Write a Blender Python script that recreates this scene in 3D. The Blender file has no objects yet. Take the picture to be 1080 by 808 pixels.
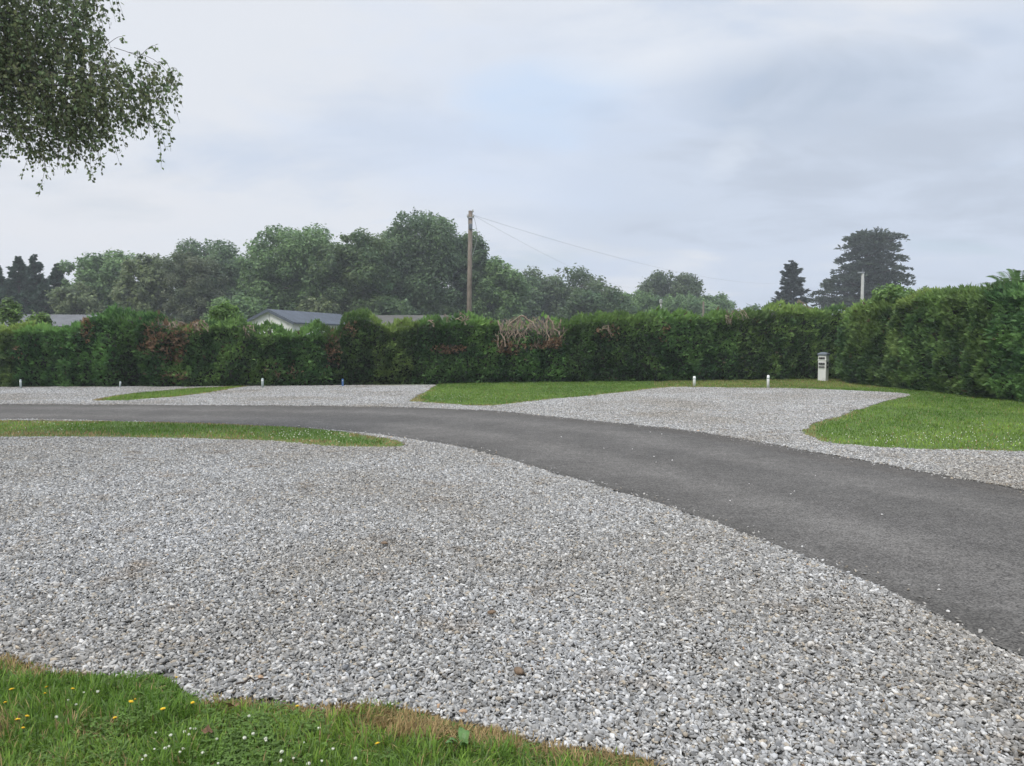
import bpy, bmesh, math, random
import numpy as np
from mathutils import Vector

SEED = 11
rng = np.random.default_rng(SEED)
random.seed(SEED)
scene = bpy.context.scene
COL = scene.collection

# ------------------------------------------------------------------ camera model (sizes in the photograph's 1080 x 808 grid)
F, CX, CY, EYE = 800.0, 540.0, 404.0, 1.55
PITCH = math.atan(46.0 / F)
FWD = np.array([0, math.cos(PITCH), -math.sin(PITCH)])
UP = np.array([0, math.sin(PITCH), math.cos(PITCH)])

def ray(px, py):
    return FWD + np.array([(px - CX) / F, 0, 0]) + UP * ((CY - py) / F)

def gp(px, py):                       # point on the ground
    r = ray(px, py); t = -EYE / r[2]
    return (r[0] * t, r[1] * t)

def at(px, py, Y):                    # point at a given distance
    r = ray(px, py); t = Y / r[1]
    return np.array([r[0] * t, Y, EYE + r[2] * t])

def project(P):
    P = np.asarray(P, float)
    d = P - np.array([0, 0, EYE])
    z = d @ FWD
    z = np.where(np.abs(z) < 1e-3, 1e-3, z)
    return CX + F * d[:, 0] / z, CY - F * (d @ UP) / z, z

# ------------------------------------------------------------------ numpy noise
def _hash(ix, iy, iz, seed):
    h = (ix * 374761393 + iy * 668265263 + iz * 2147483647 + seed * 974634777) & 0xFFFFFFFF
    h = ((h ^ (h >> 13)) * 1274126177) & 0xFFFFFFFF
    h = (h ^ (h >> 16)) & 0xFFFFFFFF
    return h / 4294967295.0

def vnoise(P, scale=1.0, seed=0):
    P = np.asarray(P, float) * scale
    if P.shape[1] == 2:
        P = np.column_stack([P, np.zeros(len(P))])
    I = np.floor(P).astype(np.int64); f = P - I; f = f * f * (3 - 2 * f)
    out = np.zeros(len(P))
    for dx in (0, 1):
        for dy in (0, 1):
            for dz in (0, 1):
                w = (f[:, 0] if dx else 1 - f[:, 0]) * (f[:, 1] if dy else 1 - f[:, 1]) * (f[:, 2] if dz else 1 - f[:, 2])
                out += w * _hash(I[:, 0] + dx, I[:, 1] + dy, I[:, 2] + dz, seed)
    return out

def fbm(P, scale=1.0, seed=0, octs=3):
    a, s, n = 0, 1.0, 0
    for o in range(octs):
        a = a + s * vnoise(P, scale * 2 ** o, seed + 17 * o); n += s; s *= .5
    return a / n

def unit(v):
    return v / np.maximum(np.linalg.norm(v, axis=-1, keepdims=True), 1e-9)

# ------------------------------------------------------------------ object helpers
def tag(o, label=None, cat=None, group=None, kind=None):
    if label: o['label'] = label
    if cat: o['category'] = cat
    if group: o['group'] = group
    if kind: o['kind'] = kind
    return o

def empty(name, loc, rz=0.0, **k):
    o = bpy.data.objects.new(name, None); COL.objects.link(o)
    o.location = loc; o.rotation_euler = (0, 0, rz); o.empty_display_size = .2
    tag(o, **k)
    return o

def npmesh(name, V, Fc, mat, parent=None, col=None, smooth=False, loc=None):
    """One mesh object from arrays; V in world coordinates, parent (an unrotated empty) or loc gives its origin."""
    V = np.asarray(V, np.float32).reshape(-1, 3)
    if parent is not None: off = np.array(root_world(parent), np.float32)
    elif loc is not None: off = np.array(loc, np.float32)
    else: off = np.zeros(3, np.float32)
    me = bpy.data.meshes.new(name)
    if isinstance(Fc, np.ndarray):
        Fc = Fc.astype(np.int32); k = Fc.shape[1]
        me.vertices.add(len(V)); me.vertices.foreach_set('co', (V - off).ravel())
        me.loops.add(Fc.size); me.loops.foreach_set('vertex_index', Fc.ravel())
        me.polygons.add(len(Fc)); me.polygons.foreach_set('loop_start', np.arange(0, Fc.size, k, dtype=np.int32))
        me.polygons.foreach_set('loop_total', np.full(len(Fc), k, np.int32))
        me.update(calc_edges=True)
    else:
        me.from_pydata((V - off).tolist(), [], Fc); me.update()
    if col is not None:
        a = me.color_attributes.new('tint', 'FLOAT_COLOR', 'POINT')
        c = np.ones((len(V), 4), np.float32); c[:, :3] = col
        a.data.foreach_set('color', c.ravel())
    if smooth:
        me.polygons.foreach_set('use_smooth', np.ones(len(me.polygons), bool))
    me.materials.append(mat)
    o = bpy.data.objects.new(name, me); COL.objects.link(o)
    if parent is not None: o.parent = parent
    elif loc is not None: o.location = loc
    return o

def root_world(o):
    p = np.zeros(3)
    while o is not None:
        p = p + np.array(o.location); o = o.parent
    return p

def copy_thing(o, loc, rz=0.0, parent=None):
    c = o.copy(); COL.objects.link(c)
    if parent is None:
        c.location = loc; c.rotation_euler = (0, 0, rz)
    else: c.parent = parent
    for ch in [x for x in o.children]:
        copy_thing(ch, None, 0, c)
    return c

class MB:                             # gathers boxes, prisms and tubes into one mesh
    def __init__(s): s.V, s.F = [], []
    def add(s, V, Fc):
        b = len(s.V); s.V += [tuple(v) for v in V]; s.F += [tuple(i + b for i in f) for f in Fc]; return s
    def box(s, x0, x1, y0, y1, z0, z1, bev=0.0):
        bm = bmesh.new(); bmesh.ops.create_cube(bm, size=1)
        for v in bm.verts:
            v.co = ((x0 + x1) / 2 + v.co.x * (x1 - x0), (y0 + y1) / 2 + v.co.y * (y1 - y0), (z0 + z1) / 2 + v.co.z * (z1 - z0))
        if bev: bmesh.ops.bevel(bm, geom=bm.edges[:], offset=bev, segments=2, affect='EDGES', profile=.5)
        return s.take(bm)
    def take(s, bm):
        bm.verts.index_update()
        s.add([v.co[:] for v in bm.verts], [[v.index for v in f.verts] for f in bm.faces]); bm.free(); return s
    def lathe(s, prof, n=16, c=(0, 0)):
        V, Fc = [], []
        for r, z in prof:
            for k in range(n):
                a = 2 * math.pi * k / n; V.append((c[0] + r * math.cos(a), c[1] + r * math.sin(a), z))
        for i in range(len(prof) - 1):
            for k in range(n):
                Fc.append((i * n + k, i * n + (k + 1) % n, (i + 1) * n + (k + 1) % n, (i + 1) * n + k))
        Fc.append(tuple(reversed(range(n)))); Fc.append(tuple(range((len(prof) - 1) * n, len(prof) * n)))
        return s.add(V, Fc)
    def build(s, name, mat, parent=None, local=True, smooth=False):
        me = bpy.data.meshes.new(name); me.from_pydata(s.V, [], s.F); me.update()
        if smooth: me.polygons.foreach_set('use_smooth', np.ones(len(me.polygons), bool))
        me.materials.append(mat)
        o = bpy.data.objects.new(name, me); COL.objects.link(o)
        if parent is not None: o.parent = parent
        return o

def tube_arrays(paths, n=6):
    """paths: list of (points (k,3), radii (k,)) -> V, quads"""
    VV, FF, b = [], [], 0
    for P, R in paths:
        P = np.asarray(P, float); R = np.asarray(R, float); k = len(P)
        T = unit(np.gradient(P, axis=0))
        ref = np.where(np.abs(T[:, 2:3]) > .9, np.array([[1., 0, 0]]), np.array([[0, 0, 1.]]))
        A = unit(np.cross(T, ref)); B = np.cross(T, A)
        an = np.arange(n) * 2 * math.pi / n
        ring = P[:, None] + R[:, None, None] * (np.cos(an)[None, :, None] * A[:, None] + np.sin(an)[None, :, None] * B[:, None])
        VV.append(ring.reshape(-1, 3))
        i, j = np.meshgrid(np.arange(k - 1), np.arange(n), indexing='ij')
        q = np.stack([i * n + j, i * n + (j + 1) % n, (i + 1) * n + (j + 1) % n, (i + 1) * n + j], -1).reshape(-1, 4)
        FF.append(q + b); b += k * n
    return np.concatenate(VV), np.concatenate(FF)

def leaf_arrays(C, U, W, col):
    """diamond leaves: centres, half-length vectors, half-width vectors -> V, quads, colours"""
    n = len(C)
    V = np.stack([C - U, C + W * 1.0 - U * .1, C + U, C - W - U * .1], 1).reshape(-1, 3)
    Fc = np.arange(4 * n).reshape(n, 4)
    return V, Fc, np.repeat(col, 4, axis=0)

# ------------------------------------------------------------------ materials
def mat_new(name):
    m = bpy.data.materials.new(name); m.use_nodes = True
    nt = m.node_tree
    for n in list(nt.nodes): nt.nodes.remove(n)
    return m, nt, nt.nodes, nt.links

def simple(name, rgb, rough=.6, var=.15, scale=6.0, metal=0.0, bump=0.0, bscale=40.0, spec=.4, stain=None, stain_scale=2.0):
    m, nt, N, L = mat_new(name)
    out = N.new('ShaderNodeOutputMaterial'); p = N.new('ShaderNodeBsdfPrincipled'); L.new(p.outputs[0], out.inputs[0])
    p.inputs['Roughness'].default_value = rough; p.inputs['Metallic'].default_value = metal
    p.inputs['Specular IOR Level'].default_value = spec
    tc = N.new('ShaderNodeTexCoord')
    nz = N.new('ShaderNodeTexNoise'); nz.inputs['Scale'].default_value = scale; nz.inputs['Detail'].default_value = 6
    L.new(tc.outputs['Object'], nz.inputs['Vector'])
    rp = N.new('ShaderNodeValToRGB')
    rp.color_ramp.elements[0].position = .3; rp.color_ramp.elements[1].position = .7
    rp.color_ramp.elements[0].color = (*[c * (1 - var) for c in rgb], 1)
    rp.color_ramp.elements[1].color = (*[min(1, c * (1 + var)) for c in rgb], 1)
    L.new(nz.outputs['Fac'], rp.inputs['Fac'])
    src = rp.outputs['Color']
    if stain:
        n2 = N.new('ShaderNodeTexNoise'); n2.inputs['Scale'].default_value = stain_scale; n2.inputs['Detail'].default_value = 8
        L.new(tc.outputs['Object'], n2.inputs['Vector'])
        r2 = N.new('ShaderNodeValToRGB'); r2.color_ramp.elements[0].position = .52; r2.color_ramp.elements[1].position = .75
        L.new(n2.outputs['Fac'], r2.inputs['Fac'])
        mx = N.new('ShaderNodeMixRGB'); L.new(r2.outputs['Color'], mx.inputs['Fac']); L.new(src, mx.inputs[1])
        mx.inputs[2].default_value = (*stain, 1); src = mx.outputs[0]
    L.new(src, p.inputs['Base Color'])
    if bump:
        n3 = N.new('ShaderNodeTexNoise'); n3.inputs['Scale'].default_value = bscale; n3.inputs['Detail'].default_value = 4
        L.new(tc.outputs['Object'], n3.inputs['Vector'])
        b = N.new('ShaderNodeBump'); b.inputs['Strength'].default_value = bump; b.inputs['Distance'].default_value = .02
        L.new(n3.outputs['Fac'], b.inputs['Height']); L.new(b.outputs[0], p.inputs['Normal'])
    return m

def tinted(name, rough=.6, trans=0.0, spec=.3, noise=0.0, nscale=30.0, world=False):
    """base colour from the mesh's own per-leaf / per-stone tint"""
    m, nt, N, L = mat_new(name)
    out = N.new('ShaderNodeOutputMaterial'); p = N.new('ShaderNodeBsdfPrincipled')
    p.inputs['Roughness'].default_value = rough; p.inputs['Specular IOR Level'].default_value = spec
    at_ = N.new('ShaderNodeAttribute'); at_.attribute_name = 'tint'
    src = at_.outputs['Color']
    if noise:
        tc = N.new('ShaderNodeTexCoord'); nz = N.new('ShaderNodeTexNoise'); nz.inputs['Scale'].default_value = nscale; nz.inputs['Detail'].default_value = 3
        L.new(tc.outputs['Object'], nz.inputs['Vector'])
        mr = N.new('ShaderNodeMapRange'); mr.inputs[1].default_value = .25; mr.inputs[2].default_value = .75
        mr.inputs[3].default_value = 1 - noise; mr.inputs[4].default_value = 1 + noise
        L.new(nz.outputs['Fac'], mr.inputs[0])
        mx = N.new('ShaderNodeVectorMath'); mx.operation = 'SCALE'; L.new(src, mx.inputs[0]); L.new(mr.outputs[0], mx.inputs['Scale'])
        src = mx.outputs[0]
    if world:                          # dusty, browner and cleaner, paler patches across the whole gravel area
        g = N.new('ShaderNodeNewGeometry')
        n1 = N.new('ShaderNodeTexNoise'); n1.inputs['Scale'].default_value = .42; n1.inputs['Detail'].default_value = 5; n1.inputs['Roughness'].default_value = .6
        L.new(g.outputs['Position'], n1.inputs['Vector'])
        rp = N.new('ShaderNodeValToRGB'); e = rp.color_ramp.elements
        e[0].position = .36; e[0].color = (.84, .80, .74, 1); e[1].position = .64; e[1].color = (1.08, 1.08, 1.08, 1)
        x = e.new(.5); x.color = (.96, .95, .93, 1)
        L.new(n1.outputs['Fac'], rp.inputs['Fac'])
        mm = N.new('ShaderNodeVectorMath'); mm.operation = 'MULTIPLY'; L.new(src, mm.inputs[0]); L.new(rp.outputs[0], mm.inputs[1]); src = mm.outputs[0]
        n4 = N.new('ShaderNodeTexNoise'); n4.inputs['Scale'].default_value = 1.7; n4.inputs['Detail'].default_value = 6; n4.inputs['Roughness'].default_value = .65
        L.new(g.outputs['Position'], n4.inputs['Vector'])
        r4 = N.new('ShaderNodeValToRGB'); e4 = r4.color_ramp.elements; e4[0].position = .56; e4[0].color = (1, 1, 1, 1); e4[1].position = .74; e4[1].color = (.62, .53, .43, 1)
        L.new(n4.outputs['Fac'], r4.inputs['Fac'])
        m4 = N.new('ShaderNodeVectorMath'); m4.operation = 'MULTIPLY'; L.new(src, m4.inputs[0]); L.new(r4.outputs[0], m4.inputs[1]); src = m4.outputs[0]
    L.new(src, p.inputs['Base Color'])
    if trans:
        t = N.new('ShaderNodeBsdfTranslucent'); L.new(src, t.inputs[0])
        mix = N.new('ShaderNodeMixShader'); mix.inputs[0].default_value = trans
        L.new(p.outputs[0], mix.inputs[1]); L.new(t.outputs[0], mix.inputs[2]); L.new(mix.outputs[0], out.inputs[0])
    else: L.new(p.outputs[0], out.inputs[0])
    return m

M = {}
M['leaf'] = tinted('leaf', .5, .45, .3)
M['birch_leaf'] = tinted('birch_leaf', .5, .5, .3)
M['needle'] = tinted('needle', .55, .3, .25)
M['blade'] = tinted('blade', .55, .35, .2)
M['stone'] = tinted('stone', .85, 0, .2, noise=.2, nscale=140, world=True)
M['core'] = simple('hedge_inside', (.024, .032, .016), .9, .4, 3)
M['bark'] = simple('bark', (.09, .075, .06), .9, .35, 5, bump=.6, bscale=14)
M['birch_bark'] = simple('birch_bark', (.16, .15, .135), .8, .3, 5, stain=(.05, .045, .04), stain_scale=3, bump=.4)
M['twig'] = simple('twig', (.06, .045, .035), .85, .3, 8)
M['dead_wood'] = simple('dead_wood', (.25, .19, .14), .85, .45, 11)
M['pole_wood'] = simple('pole_wood', (.18, .15, .12), .85, .25, 3, stain=(.12, .105, .09), stain_scale=1.4, bump=.4, bscale=9)
M['wire'] = simple('wire', (.3, .31, .32), .6, .1)
M['steel'] = simple('galvanised_steel', (.35, .36, .37), .45, .12, 6, metal=.6)
M['concrete'] = simple('concrete', (.42, .42, .40), .85, .12, 5, stain=(.3, .3, .27), bump=.2)
M['white_paint'] = simple('white_paint', (.78, .78, .74), .5, .05, 8, stain=(.5, .5, .43), stain_scale=5)
M['pale_paint'] = simple('pale_paint', (.45, .52, .5), .55, .08, 8, stain=(.3, .36, .33), stain_scale=6)
M['blue_paint'] = simple('blue_paint', (.06, .14, .3), .5, .1, 8)
M['grey_cap'] = simple('grey_cap', (.13, .15, .17), .5, .08, 5)
M['pedestal'] = simple('pedestal_shell', (.7, .7, .67), .5, .05, 4, stain=(.5, .5, .46), stain_scale=4)
M['socket_black'] = simple('socket_black', (.015, .015, .016), .35, .1)
M['socket_grey'] = simple('socket_grey', (.12, .12, .12), .45, .1)
M['render_wall'] = simple('cream_wall', (.68, .68, .64), .8, .05, 1.2, stain=(.5, .5, .45), stain_scale=.8)
M['fascia'] = simple('slate_fascia', (.07, .085, .105), .6, .1)
M['glass'] = simple('dark_glass', (.02, .025, .03), .08, .1, spec=.6)
M['soil'] = simple('soil', (.1, .075, .05), .95, .3, 9, bump=.5)

def roof_mat(name, rgb, rows=3.0, axis=0):
    m, nt, N, L = mat_new(name)
    out = N.new('ShaderNodeOutputMaterial'); p = N.new('ShaderNodeBsdfPrincipled'); L.new(p.outputs[0], out.inputs[0])
    p.inputs['Roughness'].default_value = .75
    tc = N.new('ShaderNodeTexCoord')
    br = N.new('ShaderNodeTexBrick'); br.inputs['Scale'].default_value = rows
    br.inputs['Color1'].default_value = (*[c * .85 for c in rgb], 1); br.inputs['Color2'].default_value = (*[c * 1.2 for c in rgb], 1)
    br.inputs['Mortar'].default_value = (*[c * .5 for c in rgb], 1); br.inputs['Mortar Size'].default_value = .02
    L.new(tc.outputs['Object'], br.inputs['Vector'])
    nz = N.new('ShaderNodeTexNoise'); nz.inputs['Scale'].default_value = 1.5; nz.inputs['Detail'].default_value = 6
    L.new(tc.outputs['Object'], nz.inputs['Vector'])
    mx = N.new('ShaderNodeMixRGB'); mx.blend_type = 'OVERLAY'; mx.inputs[0].default_value = .5
    L.new(br.outputs['Color'], mx.inputs[1]); L.new(nz.outputs['Fac'], mx.inputs[2]); L.new(mx.outputs[0], p.inputs['Base Color'])
    return m
M['slate_roof'] = roof_mat('slate_roof', (.07, .082, .1))
M['grey_roof'] = roof_mat('grey_roof', (.115, .117, .12), 2.0)
M['brown_roof'] = roof_mat('brown_roof', (.075, .07, .055), 2.5)

def ground_mat(name, stops, scales, bump=.5, bscale=60, rough=.95, speck=None):
    """layered noise colours in world space: stops = colour list dark->light, scales = (large, fine)"""
    m, nt, N, L = mat_new(name)
    out = N.new('ShaderNodeOutputMaterial'); p = N.new('ShaderNodeBsdfPrincipled'); L.new(p.outputs[0], out.inputs[0])
    p.inputs['Roughness'].default_value = rough; p.inputs['Specular IOR Level'].default_value = .25
    g = N.new('ShaderNodeNewGeometry')
    a = N.new('ShaderNodeTexNoise'); a.inputs['Scale'].default_value = scales[0]; a.inputs['Detail'].default_value = 5
    b = N.new('ShaderNodeTexNoise'); b.inputs['Scale'].default_value = scales[1]; b.inputs['Detail'].default_value = 4; b.inputs['Roughness'].default_value = .7
    for n in (a, b): L.new(g.outputs['Position'], n.inputs['Vector'])
    mx = N.new('ShaderNodeMixRGB'); mx.inputs[0].default_value = .62
    L.new(a.outputs['Fac'], mx.inputs[1]); L.new(b.outputs['Fac'], mx.inputs[2])
    rp = N.new('ShaderNodeValToRGB'); el = rp.color_ramp.elements
    el[0].position = .32; el[0].color = (*stops[0], 1); el[1].position = .68; el[1].color = (*stops[-1], 1)
    for i, s in enumerate(stops[1:-1]):
        e = el.new(.32 + .36 * (i + 1) / (len(stops) - 1)); e.color = (*s, 1)
    L.new(mx.outputs[0], rp.inputs['Fac']); src = rp.outputs['Color']
    if speck:
        v = N.new('ShaderNodeTexVoronoi'); v.inputs['Scale'].default_value = speck[0]; L.new(g.outputs['Position'], v.inputs['Vector'])
        sp = N.new('ShaderNodeSeparateXYZ'); L.new(v.outputs['Color'], sp.inputs[0])
        r2 = N.new('ShaderNodeMapRange'); r2.inputs[1].default_value = 0; r2.inputs[2].default_value = 1
        r2.inputs[3].default_value = 1 - speck[1]; r2.inputs[4].default_value = 1 + speck[1]; L.new(sp.outputs[0], r2.inputs[0])
        m2 = N.new('ShaderNodeVectorMath'); m2.operation = 'SCALE'; L.new(src, m2.inputs[0]); L.new(r2.outputs[0], m2.inputs['Scale']); src = m2.outputs[0]
    L.new(src, p.inputs['Base Color'])
    n3 = N.new('ShaderNodeTexNoise'); n3.inputs['Scale'].default_value = bscale; n3.inputs['Detail'].default_value = 3
    L.new(g.outputs['Position'], n3.inputs['Vector'])
    bp = N.new('ShaderNodeBump'); bp.inputs['Strength'].default_value = bump; bp.inputs['Distance'].default_value = .012
    L.new(n3.outputs['Fac'], bp.inputs['Height']); L.new(bp.outputs[0], p.inputs['Normal'])
    return m
M['asphalt'] = ground_mat('asphalt', [(.078, .0715, .0635), (.1, .0925, .083), (.126, .117, .106)], (.5, 9), .5, 60, .95, speck=(95, .5))
def wheel_tracks(m):
    nt = m.node_tree; N, L = nt.nodes, nt.links; p = [n for n in N if n.type == 'BSDF_PRINCIPLED'][0]; src = p.inputs['Base Color'].links[0].from_socket
    a = N.new('ShaderNodeAttribute'); a.attribute_name = 'across'
    g = N.new('ShaderNodeNewGeometry'); nz = N.new('ShaderNodeTexNoise'); nz.inputs['Scale'].default_value = .8; nz.inputs['Detail'].default_value = 5; L.new(g.outputs['Position'], nz.inputs['Vector'])
    ad = N.new('ShaderNodeMath'); ad.operation = 'MULTIPLY_ADD'; L.new(nz.outputs['Fac'], ad.inputs[0]); ad.inputs[1].default_value = .16; L.new(a.outputs['Fac'], ad.inputs[2])
    rp = N.new('ShaderNodeValToRGB'); e = rp.color_ramp.elements; rp.color_ramp.interpolation = 'EASE'
    e[0].position = .05; e[0].color = (.74, .74, .72, 1); e[1].position = 1; e[1].color = (.82, .8, .78, 1)
    for q, c in ((.16, .98), (.34, 1.2), (.48, .93), (.62, .92), (.78, 1.18), (.93, .96)):
        x = e.new(q); x.color = (c, c, c, 1)
    L.new(ad.outputs[0], rp.inputs['Fac']); mu = N.new('ShaderNodeVectorMath'); mu.operation = 'MULTIPLY'; L.new(src, mu.inputs[0]); L.new(rp.outputs[0], mu.inputs[1])
    n2 = N.new('ShaderNodeTexNoise'); n2.inputs['Scale'].default_value = 1.3; n2.inputs['Detail'].default_value = 8; n2.inputs['Roughness'].default_value = .7; L.new(g.outputs['Position'], n2.inputs['Vector'])
    r2 = N.new('ShaderNodeMapRange'); r2.inputs[1].default_value = .35; r2.inputs[2].default_value = .68; r2.inputs[3].default_value = .86; r2.inputs[4].default_value = 1.16; L.new(n2.outputs['Fac'], r2.inputs[0])
    m2 = N.new('ShaderNodeVectorMath'); m2.operation = 'SCALE'; L.new(mu.outputs[0], m2.inputs[0]); L.new(r2.outputs[0], m2.inputs['Scale']); L.new(m2.outputs[0], p.inputs['Base Color'])
wheel_tracks(M['asphalt'])
M['gravel_bed'] = ground_mat('gravel_bed', [(.075, .07, .062), (.13, .125, .115), (.2, .19, .18)], (.5, 45), 1.0, 50, .95, speck=(45, .6))
M['lawn'] = ground_mat('lawn', [(.06, .09, .022), (.09, .14, .032), (.13, .165, .05)], (.6, 14), .8, 50)
M['field'] = ground_mat('field', [(.05, .075, .02), (.075, .1, .03), (.1, .11, .045)], (.08, 4), .6, 20)

# ------------------------------------------------------------------ outlines on the ground
def dense(pts, n=8, jit=0.0, seed=0):
    """Catmull-Rom through world points (open)"""
    P = np.array(pts, float); Q = np.vstack([2 * P[0] - P[1], P, 2 * P[-1] - P[-2]])
    out = []
    for i in range(1, len(Q) - 2):
        p0, p1, p2, p3 = Q[i - 1], Q[i], Q[i + 1], Q[i + 2]
        for t in np.linspace(0, 1, n, endpoint=False):
            out.append(.5 * ((2 * p1) + (-p0 + p2) * t + (2 * p0 - 5 * p1 + 4 * p2 - p3) * t * t + (-p0 + 3 * p1 - 3 * p2 + p3) * t ** 3))
    out.append(P[-1]); out = np.array(out)
    if jit:
        out[1:-1] += (np.column_stack([vnoise(out * 3.1, 1, seed), vnoise(out * 3.1, 1, seed + 5)])[1:-1] - .5) * 2 * jit
    return out

def px_line(pts): return [gp(*p) for p in pts]

road_far = dense([(-60, 20.6), (-40, 19.2)] + px_line([(-200, 426.5), (0, 427), (200, 428), (330, 429), (430, 430.5), (520, 434), (580, 440),
                 (660, 448), (740, 457), (870, 480), (1000, 503.5), (1080, 518.5)]) + [(6.35, 5.0), (7.6, 1.5), (8.6, -6), (8.8, -20)], 8)
road_near = dense([(-60, 16.3), (-40, 15.2)] + px_line([(-200, 442.5), (0, 443), (150, 445.5), (300, 451), (380, 457.5), (460, 468), (520, 481), (600, 505),
                  (660, 522), (740, 548), (850, 590), (950, 632), (1035, 676), (1080, 695)]) + [(3.1, 2.0), (3.7, 0.0), (4.2, -6), (4.3, -20)], 8)
road_poly = np.vstack([road_far, road_near[::-1]])

lawn_front = px_line([(431, 424.3), (452, 425.5), (480, 427.7), (510, 429.2), (527, 428.4), (545, 426.4), (580, 422), (640, 416.7), (690, 410.6), (712, 409), (740, 409.3),
                      (800, 410), (844, 410.6), (900, 412.8), (940, 414.8), (958, 417.3), (940, 422), (913, 430), (879, 441), (858, 447.5), (848, 455),
                      (854, 462), (879, 469), (948, 474.7), (1017, 476.3), (1080, 478), (1200, 484)]) + [(11.5, 8.0), (12.6, 3.0), (13.2, -6)]
lawn_poly = np.vstack([dense(lawn_front, 8, .05, 3), [(16, -6), (16, 30), (11.5, 31.5)], dense(px_line([(880, 398), (720, 398), (560, 401), (462, 404.8)]), 4),
                       dense(px_line([(462, 405.5), (448, 413), (436, 420), (431, 424.3)]), 5, .05, 8)])
wedge_poly = np.vstack([dense(px_line([(93, 423.6), (125, 423.4), (154, 422), (206, 417), (257, 409), (262, 407)]), 6, .06, 21),
                        dense(px_line([(250, 405.5), (238, 408.3), (183, 411.7), (125, 417.5), (93, 423.6)]), 6, .06, 23)])
island_poly = np.vstack([dense([(-30, 14.2)] + px_line([(-150, 443.5), (0, 444.2), (120, 445.2), (212, 447), (290, 450.2), (350, 455), (395, 461), (420, 465.5), (427, 469)]), 6, .03, 31),
                         dense(px_line([(427, 469), (415, 472.3), (380, 472.5), (330, 470.7), (275, 465.5), (165, 463), (80, 462), (0, 461.5), (-150, 461)]) + [(-30, 11.6)], 6, .05, 35)])
verge_poly = np.vstack([dense([(-8, 4.0), (-4.6, 3.95)] + px_line([(0, 695), (25, 700), (60, 708), (90, 714), (130, 716), (170, 717), (190, 728), (205, 737), (240, 742.5), (300, 745),
                        (335, 747.5), (400, 746), (430, 750), (450, 756), (490, 767), (540, 778), (600, 793), (650, 800), (700, 812)]) + [(1.2, 2.2), (2.6, 1.2), (3.0, -6)], 8, .025, 41), [(-8, -6)]])

def inside(P, poly):
    x, y = P[:, 0], P[:, 1]; r = np.zeros(len(P), bool)
    x0, y0 = poly[-1]
    for x1, y1 in poly:
        c = ((y1 > y) != (y0 > y))
        with np.errstate(divide='ignore', invalid='ignore'):
            xi = (x0 - x1) * (y - y1) / (y0 - y1 + 1e-15) + x1
        r ^= c & (x < xi); x0, y0 = x1, y1
    return r

def edge_dist(P, poly):
    d = np.full(len(P), 1e9)
    A = poly; B = np.roll(poly, -1, 0)
    for a, b in zip(A, B):
        ab = b - a; t = np.clip(((P - a) @ ab) / max(ab @ ab, 1e-12), 0, 1)
        d = np.minimum(d, np.hypot(*(P - (a + t[:, None] * ab)).T))
    return d

def sheet(name, poly, z, mat, label, cat, kind='structure'):
    bm = bmesh.new()
    f = bm.faces.new([bm.verts.new((p[0], p[1], z)) for p in poly])
    if f.normal.z == 0: f.normal_update()
    if f.normal.z < 0: bmesh.ops.reverse_faces(bm, faces=[f])
    bmesh.ops.triangulate(bm, faces=bm.faces[:])
    me = bpy.data.meshes.new(name); bm.to_mesh(me); bm.free(); me.materials.append(mat)
    o = bpy.data.objects.new(name, me); COL.objects.link(o)
    return tag(o, label, cat, kind=kind)

# the ground, road and beds, each a few millimetres above the one below
sheet('ground', np.array([(-500, -60), (500, -60), (500, 460), (-500, 460)], float), 0.0, M['field'], 'rough grassy ground reaching away behind the hedges', 'ground')
far_bed = np.vstack([road_far[::1], [(14, -20), (14, 26.5), (11.2, 27.2)], px_line([(880, 404), (720, 404), (460, 406.6), (250, 408), (0, 409), (-200, 409)]), [(-60, 25.5)]])
near_bed = np.vstack([road_near, [(-60, -20)]])
sheet('gravel_bed', far_bed, .004, M['gravel_bed'], 'compacted grey bed under the gravel pitches beyond the road', 'gravel bed')
sheet('gravel_bed', near_bed, .004, M['gravel_bed'], 'compacted grey bed under the big gravel area before the road', 'gravel bed')
def road():
    A = road_near; k = 9
    # pair every point of the near edge with the nearest stretch of the far edge, in order
    j = np.array([np.argmin(np.hypot(*(road_far - a).T)) for a in A]); j = np.maximum.accumulate(j)
    S = np.concatenate([[0], np.cumsum(np.hypot(*np.diff(road_far, axis=0).T))]); sj = S[j].astype(float); sj[0] = 0; sj[-1] = S[-1]
    kern = np.ones(9) / 9; sm = np.convolve(np.pad(sj, 4, mode='edge'), kern, 'valid'); sm[0] = 0; sm[-1] = S[-1]; sm = np.maximum.accumulate(sm)
    q = np.linspace(0, 1, 400); u = np.interp(q, np.linspace(0, 1, len(A)), np.arange(len(A)))
    N_ = np.column_stack([np.interp(u, np.arange(len(A)), A[:, i]) for i in (0, 1)]); sf = np.interp(u, np.arange(len(A)), sm); F_ = np.column_stack([np.interp(sf, S, road_far[:, i]) for i in (0, 1)])
    t = np.linspace(0, 1, k); V = N_[:, None] * (1 - t)[None, :, None] + F_[:, None] * t[None, :, None]; V = np.concatenate([V, np.full((400, k, 1), .014)], 2).reshape(-1, 3)
    i, jj = np.meshgrid(np.arange(399), np.arange(k - 1), indexing='ij'); Fc = np.stack([i * k + jj, (i + 1) * k + jj, (i + 1) * k + jj + 1, i * k + jj + 1], -1).reshape(-1, 4)
    a, b, c = V[Fc[0, 0]], V[Fc[0, 1]], V[Fc[0, 2]]
    if np.cross(b - a, c - a)[2] < 0: Fc = Fc[:, ::-1]
    o = npmesh('road', V, Fc, M['asphalt']); at_ = o.data.attributes.new('across', 'FLOAT', 'POINT'); at_.data.foreach_set('value', np.tile(t, 400).astype(np.float32))
    tag(o, 'curving dark asphalt lane between the gravel areas', 'road', kind='structure')
road()
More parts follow.
